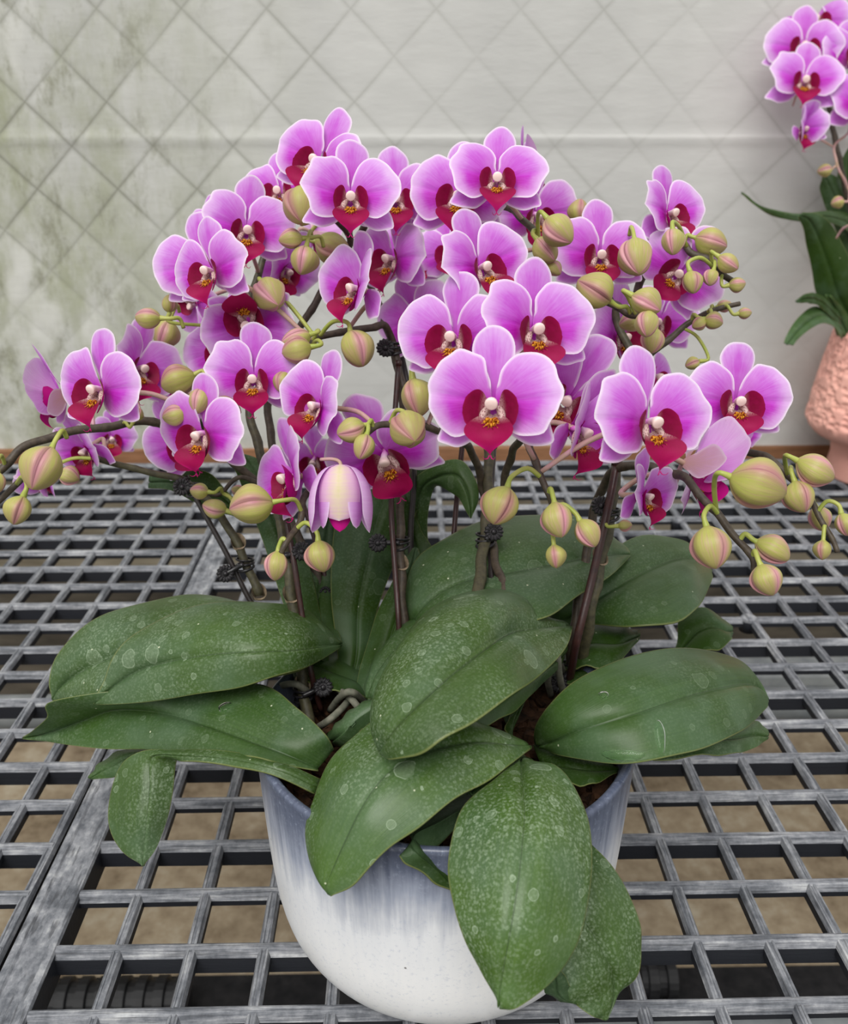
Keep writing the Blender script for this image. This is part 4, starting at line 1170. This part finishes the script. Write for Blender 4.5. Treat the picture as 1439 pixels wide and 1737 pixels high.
# ------------------------------------------------------------------ buds: plant, x, y, length px, tip angle, distance, towards camera
BD = [
 ('A', 514, 349, 66, -90, .53, 25, None, (520, 340, .60)), ('A', 493, 406, 40, 190, .54, 15), ('A', 515, 442, 50, -100, .54, 10), ('A', 460, 500, 54, -55, .53, 35),
 ('A', 251, 539, 44, 178, .56, 0), ('A', 287, 515, 30, 90, .58, 10), ('A', 280, 567, 50, 250, .60, 0), ('E', 502, 575, 50, 200, .525, 10), ('E', 503, 594, 50, 195, .515, 10),
 ('E', 605, 592, 66, -70, .52, 10), ('E', 480, 648, 36, 255, .52, 20), ('E', 565, 420, 62, -20, .60, 0), ('A', 302, 646, 60, 200, .56, 0),
 ('A', 337, 681, 44, -100, .51, 20), ('A', 295, 704, 40, 195, .51, 5), ('A', 301, 681, 36, 175, .525, 5), ('A', 383, 695, 54, -10, .52, 0),
 ('E', 71, 795, 74, -105, .47, 25), ('E', 31, 866, 50, -105, .47, 10), ('E', -4, 819, 36, -90, .5, 0), ('E', 118, 808, 36, -20, .58, 0),
 ('E', 338, 833, 32, 175, .58, 0), ('E', 364, 861, 42, 165, .58, 5), ('E', 404, 833, 24, 160, .6, 0), ('E', 426, 858, 74, 190, .49, 5),
 ('E', 469, 960, 50, -95, .49, 10), ('E', 545, 944, 54, -78, .49, 10), ('E', 233, 703, 24, 60, .545, 0),
 ('E', 707, 675, 66, -80, .50, 15), ('D', 696, 728, 56, -70, .47, 50), ('D', 595, 729, 48, 200, .485, 15), ('D', 616, 758, 44, -105, .48, 20),
 ('B', 849, 858, 68, -112, .45, 10), ('D', 949, 391, 60, -50, .51, 15), ('D', 926, 424, 50, -55, .525, 15), ('D', 940, 456, 30, -45, .53, 10), ('D', 983, 357, 40, 85, .60, 0),
 ('C', 1080, 436, 66, -90, .53, 25, None, (1085, 425, .585)), ('C', 1008, 493, 66, 150, .50, 10), ('C', 1097, 514, 52, -35, .49, 20), ('C', 1099, 550, 46, -100, .485, 20),
 ('C', 1070, 545, 42, 200, .53, 0), ('C', 1108, 578, 44, -100, .51, 0),
 ('C', 1142, 411, 46, -95, .53, 20), ('C', 1207, 411, 54, -20, .56, 10), ('C', 1236, 446, 38, -40, .54, 15), ('C', 1174, 479, 40, -85, .53, 15),
 ('C', 1207, 471, 30, -110, .54, 15), ('C', 1251, 482, 28, 5, .545, 10), ('C', 1264, 531, 24, 5, .575, 0), ('C', 1211, 545, 32, -15, .57, 5), ('C', 1186, 549, 26, -150, .57, 0),
 ('C', 1229, 518, 26, 15, .585, 0), ('C', 1175, 617, 26, -160, .58, 0),
 ('B', 1287, 823, 94, -18, .425, 10), ('C', 1384, 797, 68, -28, .49, 5), ('C', 1357, 843, 54, -78, .49, 15), ('C', 1391, 880, 44, -70, .52, 0), ('C', 1433, 890, 40, -75, .50, 5),
 ('C', 1396, 933, 34, -98, .50, 10), ('B', 1207, 929, 72, -82, .445, 15), ('B', 1311, 934, 62, -30, .45, 5), ('B', 1301, 984, 54, -72, .44, 15),
 ('B', 947, 882, 60, -80, .45, 15), ('B', 997, 905, 52, -60, .455, 10), ('B', 942, 944, 40, -85, .455, 10), ('C', 1061, 891, 22, 5, .53, 20),
]
for b in BD: add_bud(*b)

# papery sheaths at the stem joints
for key, px, py, d in (('A', 493, 1012, .55), ('A', 521, 1168, .548), ('E', 680, 955, .57), ('D', 810, 982, .587), ('C', 1022, 955, .55), ('A', 400, 925, .60), ('A', 440, 1010, .60)):
    c = W3(px, py, d)
    p, dd = nearest_stem(c)
    mb = MB()
    prof = [(0.0036, -0.002), (0.0040, 0.0), (0.0050, 0.0032)]
    a = np.linspace(0, 2 * PI, 17)[:-1]
    G = np.array([[(r * math.cos(t), r * math.sin(t), z + (0.004 * math.cos(t - 2.0) if k == 2 else 0)) for t in a] for k, (r, z) in enumerate(prof)]) + p
    mb.grid(G, wrap=True)
    part('sheath', mb, M['sheath'], PL[key])

# aerial roots
for key, pts in (('A', [(560, 1205, .128), (580, 1180, .15), (600, 1175, .155), (625, 1200, .13)]), ('A', [(530, 1240, .125), (560, 1220, .145), (590, 1190, .145), (600, 1165, .13)]), ('A', [(560, 1160, .13), (600, 1190, .15), (620, 1225, .13)]),
                 ('C', [(935, 1180, .125), (930, 1150, .15), (945, 1120, .16), (960, 1150, .13)]), ('C', [(960, 1190, .125), (950, 1150, .15), (945, 1110, .165), (930, 1110, .15)]), ('A', [(470, 1165, .14), (500, 1160, .15), (525, 1175, .14)])):
    part('root', MB().tube(spline([Q(p) for p in pts], 6), 0.0021, 8), M['root'], PL[key])

# ------------------------------------------------------------------ stakes and flower-shaped clips
def stake(pts, label, r=0.0018, mat='stake'):
    P = spline([Q(p) for p in pts], 6)
    b = P[0]
    o = bpy.data.objects.new('support_stake', None); COL.objects.link(o); o.location = b
    tag(o, label, 'stake', 'stakes holding up the flower stems')
    part('rod', MB().tube(P, r, 8), M[mat], o)
    cap = MB().tube([P[-1], P[-1] + norm(P[-1] - P[-2]) * 0.003], r * 1.25, 8)
    part('end_cap', cap, M[mat], o)
    return o
stake([(545, 1205, .125), (530, 1150, .545), (512, 1040, .545), (500, 960, .545), (486, 880, .55)], 'thin dark red stake beside the leftmost thick stem of the front left')
stake([(450, 1045, .60), (424, 1018, .60), (385, 940, .60), (338, 855, .60), (318, 815, .60)], 'thin black stake leaning left behind the large left leaves', 0.0018, 'stakeblack')
stake([(575, 1110, .135), (566, 1060, .595), (552, 980, .60), (530, 900, .60), (505, 830, .61)], 'dark red stake behind the hanging pair of buds left of the upright leaf')
stake([(680, 1160, .135), (677, 1060, .55), (670, 960, .56), (664, 860, .57), (668, 740, .58), (676, 620, .585)], 'dark red stake in front of the upright leaf, beside the middle stem')
stake([(755, 1080, .14), (763, 1000, .60), (774, 860, .61), (783, 770, .61), (790, 700, .61)], 'lone dark red stake standing between the middle stem and the back stem')
stake([(965, 1165, .13), (978, 1090, .54), (1005, 980, .54), (1030, 870, .54), (1046, 790, .545)], 'dark stake beside the right stem, running down behind the large right leaf', 0.0026)
stake([(842, 1040, .515), (832, 960, .555), (832, 860, .58), (838, 760, .60)], 'short dark stake behind the back stem below the nearest flower', 0.0018, 'stakeblack')
stake([(700, 990, .61), (697, 900, .61), (702, 820, .61), (700, 700, .615), (672, 560, .62)], 'black stake rising behind the flowers left of the nearest bloom', 0.002, 'stakeblack')

def clip(px, py, d, cx, cy, label, r=0.0062, bands=3, yaw=0):
    """px, py: the stem it grips; cx, cy: where its toothed rosette shows"""
    p, dd = nearest_stem(W3(px, py, d))
    if dd > 0.03: p = W3(px, py, d)
    t = thing('stem_clip', p, label, 'clip', 'black clips on the stems')
    # bands around stem and stake
    for k in range(bands):
        a = np.linspace(0, 2 * PI, 25)[:-1]
        zoff = (k - (bands - 1) / 2) * 0.0030
        ring = np.stack([0.0056 * np.cos(a), 0.0050 * np.sin(a), zoff + 0.0012 * np.cos(a + k)], 1) + p
        rings = []
        for i in range(24):
            c = ring[i]; rad = norm(c - p)
            aa = np.arange(7) / 7 * 2 * PI
            rings.append(c + 0.00085 * (np.cos(aa)[:, None] * rad + np.sin(aa)[:, None] * np.array([0, 0, 1.0])))
        G = np.array(rings + rings[:1])
        part('band', MB().grid(G, wrap=True), M['clip'], t)
    c = W3(cx, cy, (p - C0) @ FW - 0.006)
    ax = norm(C0 - c + RT * 0.15 * yaw)
    u = norm(np.cross(ax, UP)); w = np.cross(ax, u)
    mb = MB()
    na = 96
    a = np.arange(na) / na * 2 * PI
    lob = 0.5 + 0.5 * np.cos(a * 14)
    rows = []
    for rr, zz, k in ((0.0, -0.0012, 0), (0.6, -0.0014, 0), (0.93, -0.0010, 0.10), (1.0, 0.0, 0.12), (0.93, 0.0008, 0.12), (0.72, 0.0012, 0.0), (0.45, 0.0009, 0.0), (0.28, 0.0004, 0.0), (0.24, 0.0016, 0), (0.14, 0.0022, 0), (0.0, 0.0023, 0)):
        R_ = r * rr * (1 - k * (1 - lob))
        hh = zz + (0.0007 * lob if 0.3 < rr < 0.97 and zz > 0 else 0)
        rows.append(c + R_[:, None] * (np.cos(a)[:, None] * u + np.sin(a)[:, None] * w) + (np.zeros(na) + hh)[:, None] * ax)
    mb.grid(np.array(rows), wrap=True)
    part('rosette', mb, M['clip'], t)
    part('arm', MB().tube(spline([c, 0.5 * (c + p) - FW * 0.002, p - FW * 0.006 + 0.0 * UP], 4), 0.0017, 8), M['clip'], t)
    return t
clip(400, 965, .60, 383, 973, 'black clip on the stem leaning left above the two large left leaves')
clip(518, 1178, .548, 548, 1166, 'black clip low on the thick front left stem just above the bark')
clip(496, 942, .55, 512, 935, 'black clip between the pair of hanging green buds on the front left stem')
clip(552, 1010, .60, 552, 1004, 'black clip behind the red stake left of the upright leaf', 0.004)
clip(680, 915, .57, 641, 921, 'black clip with its rosette turned out in front of the upright leaf')
clip(822, 912, .56, 838, 902, 'black clip on the back stem right above the broad spotted leaf')
clip(1036, 868, .55, 1020, 858, 'black clip high on the right stem beside a small facing flower')
clip(330, 828, .60, 309, 826, 'black clip at the bend of the left stem above the grating')
clip(672, 590, .59, 654, 590, 'topmost black clip against the grey wall left of the flowers')
clip(972, 1140, .56, 948, 1160, 'black clip at the foot of the right stem beside the brown bark')

# ------------------------------------------------------------------ water on the leaves
def drop(px, py, z, rx, ry, label, h=0.0015):
    d0 = FW + (px - CX) / FPX * RT - (py - CY) / FPX * UP
    hit = None
    for V, Fc in LEAVES:
        from mathutils.bvhtree import BVHTree
        b = BVHTree.FromPolygons([tuple(v) for v in V], Fc)
        h_, n_, i_, dd = b.ray_cast(Vector(C0), Vector(d0).normalized())
        if h_ is not None and (hit is None or dd < hit[2]): hit = (np.array(h_), np.array(n_), dd)
    c, nn = (hit[0], hit[1]) if hit else (PZ(px, py, z), np.array([0, 0, 1.0]))
    if nn @ (C0 - c) < 0: nn = -nn
    e1 = norm(RT - nn * (RT @ nn)); e2 = np.cross(nn, e1)
    BB = np.stack([e1, e2, nn], 0)
    mb = MB()
    th = np.linspace(0.0, PI / 2, 7); a = np.arange(20) / 20 * 2 * PI
    G = np.array([[(rx * math.sin(t) * math.cos(q) * (1 + .1 * math.sin(3 * q)), ry * math.sin(t) * math.sin(q), h * math.cos(t)) for q in a] for t in th]) @ BB + c + nn * 0.0003
    mb.grid(G, wrap=True)
    o = link('water_drop', mb.mesh('water_drop'), M['water'])
    return tag(o, label, 'water drop', 'drops of water on the leaves')
def water_material():
    m, nt, out = newmat('water')
    g = N(nt)
    p = g.bsdf(out, (0.9, 1.0, 0.9, 1), 0.02, 0.5, trans=1.0)
    p.inputs['IOR'].default_value = 1.2
    return m
M['water'] = water_material()

# ------------------------------------------------------------------ the second orchid in its peach pot
_pc = PZ(1484, 806, 0.0)
bp = thing('flower_pot', (_pc[0], _pc[1], BENCH), 'peach footed pot with a hammered surface at the far right end of the bench', 'pot')
K = 0.10
dim_rng = np.random.RandomState(4)
ncell = 2000
cu = dim_rng.uniform(0, 2 * PI, ncell); cz_ = dim_rng.uniform(0.06, 0.225, ncell)
def dimple(a, z, i):
    if z < 0.075 or z > 0.205 or i > 92: return np.zeros(len(a))
    d = np.full(len(a), 9.0)
    for q, w in zip(cu, cz_):
        if abs(w - z) < 0.02:
            da = np.abs((a - q + PI) % (2 * PI) - PI) * K
            d = np.minimum(d, np.hypot(da * 0.75, w - z))
    return 0.0030 * np.clip(d / 0.0040, 0, 1) ** 1.5 - 0.001
z1, z2 = 0.092, 0.212
prof = [(0.0, 0.0), (0.066, 0.0), (0.0685, 0.004), (0.064, 0.03), (0.066, 0.048), (0.074, 0.056), (0.092, 0.062), (0.1000, 0.070), (0.1035, 0.080)]
prof += [(0.1040 - 0.019 * ((z - 0.080) / 0.125) ** 1.3, z) for z in np.arange(0.083, 0.2085, 0.0016)]
prof += [(0.0845, 0.211), (0.0835, 0.213), (0.081, 0.213), (0.0795, 0.209), (0.079, 0.19), (0.0, 0.19)]
mb = MB().lathe(prof, 380, (_pc[0], _pc[1], BENCH), dimple)
part('pot_body', mb, M['peach'], bp)
PL['Z'] = thing('orchid_plant', (_pc[0], _pc[1], BENCH + 0.19), 'tall orchid in the peach pot with larger brighter pink flowers, cut by the frame', 'orchid')
DZ = 1.20
add_leaf('Z', [(1258, 325, 1260, 326, 1262, 328, 1.12), (1285, 345, 1288, 348, 1286, 352, 1.13), (1318, 357, 1322, 362, 1318, 368, 1.15), (1360, 362, 1362, 369, 1358, 376, 1.17), (1410, 358, 1410, 368, 1408, 378, 1.19), (1450, 372, 1450, 390, 1450, 405, 1.22), (1470, 460, 1470, 470, 1460, 480, 1.24)], -0.004, -0.004, 'leafcool', 0.1)
add_leaf('Z', [(1355, 368, 1358, 365, 1362, 360, 1.12), (1362, 385, 1375, 375, 1392, 364, 1.13), (1370, 420, 1392, 410, 1418, 392, 1.15), (1378, 460, 1408, 455, 1445, 445, 1.17), (1390, 510, 1425, 505, 1465, 500, 1.19), (1425, 550, 1450, 550, 1480, 545, 1.21), (1460, 590, 1470, 590, 1480, 585, 1.23)], -0.006, -0.006, 'leafdark', 0.1)
add_leaf('Z', [(1395, 300, 1398, 296, 1405, 292, 1.2), (1392, 325, 1410, 320, 1430, 308, 1.21), (1405, 360, 1425, 352, 1450, 340, 1.22), (1430, 420, 1445, 415, 1470, 400, 1.24), (1460, 520, 1475, 520, 1490, 515, 1.25)], -0.006, -0.006, 'leafcool', 0.1)
add_leaf('Z', [(1440, 250, 1445, 248, 1450, 250, 1.21), (1425, 280, 1440, 285, 1460, 290, 1.22), (1420, 330, 1440, 335, 1465, 340, 1.23), (1440, 430, 1460, 430, 1480, 430, 1.25)], 0, 0, 'leafcool', 0.1)
add_leaf('Z', [(1330, 582, 1336, 584, 1346, 586, 1.12), (1338, 562, 1350, 566, 1358, 572, 1.13), (1358, 535, 1372, 545, 1385, 552, 1.15), (1385, 520, 1400, 535, 1410, 550, 1.17), (1420, 545, 1430, 560, 1430, 575, 1.19)], 0, 0, 'leafcool', 0.1)
add_leaf('Z', [(1350, 510, 1352, 512, 1354, 514, 1.13), (1368, 498, 1370, 506, 1372, 514, 1.14), (1392, 500, 1395, 512, 1394, 522, 1.16), (1425, 530, 1428, 545, 1425, 555, 1.19)], 0, 0, 'leafdark', 0.1)
add_leaf('Z', [(1400, 500, 1404, 500, 1410, 502, 1.17), (1408, 530, 1420, 530, 1435, 530, 1.19), (1420, 570, 1440, 572, 1460, 570, 1.21)], 0, 0, 'leafcool', 0.1)
add_stem('Z', [(1470, 540, 1.22), (1462, 420, 1.22), (1440, 340, 1.21), (1424, 270, 1.20), (1412, 210, 1.20), (1404, 150, 1.19), (1410, 80, 1.18), (1425, 0, 1.18)], 0.0050, 0.0034)
add_stem('Z', [(1480, 420, 1.15), (1450, 340, 1.14), (1425, 290, 1.12), (1416, 250, 1.12), (1440, 225, 1.12)], 0.0022, 0.0016, 'pedicel')
def bg_flower(px, py, w, yaw, tilt, roll, kind, zc):
    dz = zc - (0.6 * (FPX * 0.06 / w) + 0.4 * 0.49)
    add_flower('Z', px, py, w, yaw, tilt, roll, kind, dz)
bg_flower(1368, 134, 128, -6, 4, 8, 'o', 1.08); bg_flower(1366, 76, 128, -8, 0, 10, 'o', 1.12); bg_flower(1385, 30, 118, -10, 0, 12, 'o', 1.16)
bg_flower(1470, 172, 130, 0, 0, 0, 'o', 1.08); bg_flower(1455, 95, 124, 10, 0, 5, 'o', 1.12); bg_flower(1450, 25, 110, 20, 0, 0, 'o', 1.17)
bg_flower(1400, -12, 110, -5, 0, 0, 'o', 1.2)
bg_flower(1368, 218, 92, 10, -14, 0, 't', 1.08)
bg_flower(1462, 375, 80, 20, 0, 0, 't', 1.05)
for b in (('Z', 1399, 289, 26, 190, 1.12, 0), ('Z', 1421, 344, 22, 190, 1.11, 0)): add_bud(*b, stalk='pedicel')

drop(382, 1200, .1505, .0042, .0036, 'round water drop on the dark fold of the lower left leaf')
drop(1024, 1180, .1745, .0028, .0026, 'small water drop on the upper half of the wide right leaf')
drop(1120, 1250, .176, .0028, .0085, 'long run of water down the lower half of the wide right leaf')
drop(1058, 1281, .163, .011, .0030, 'flat pool of water at the lower edge of the wide right leaf')
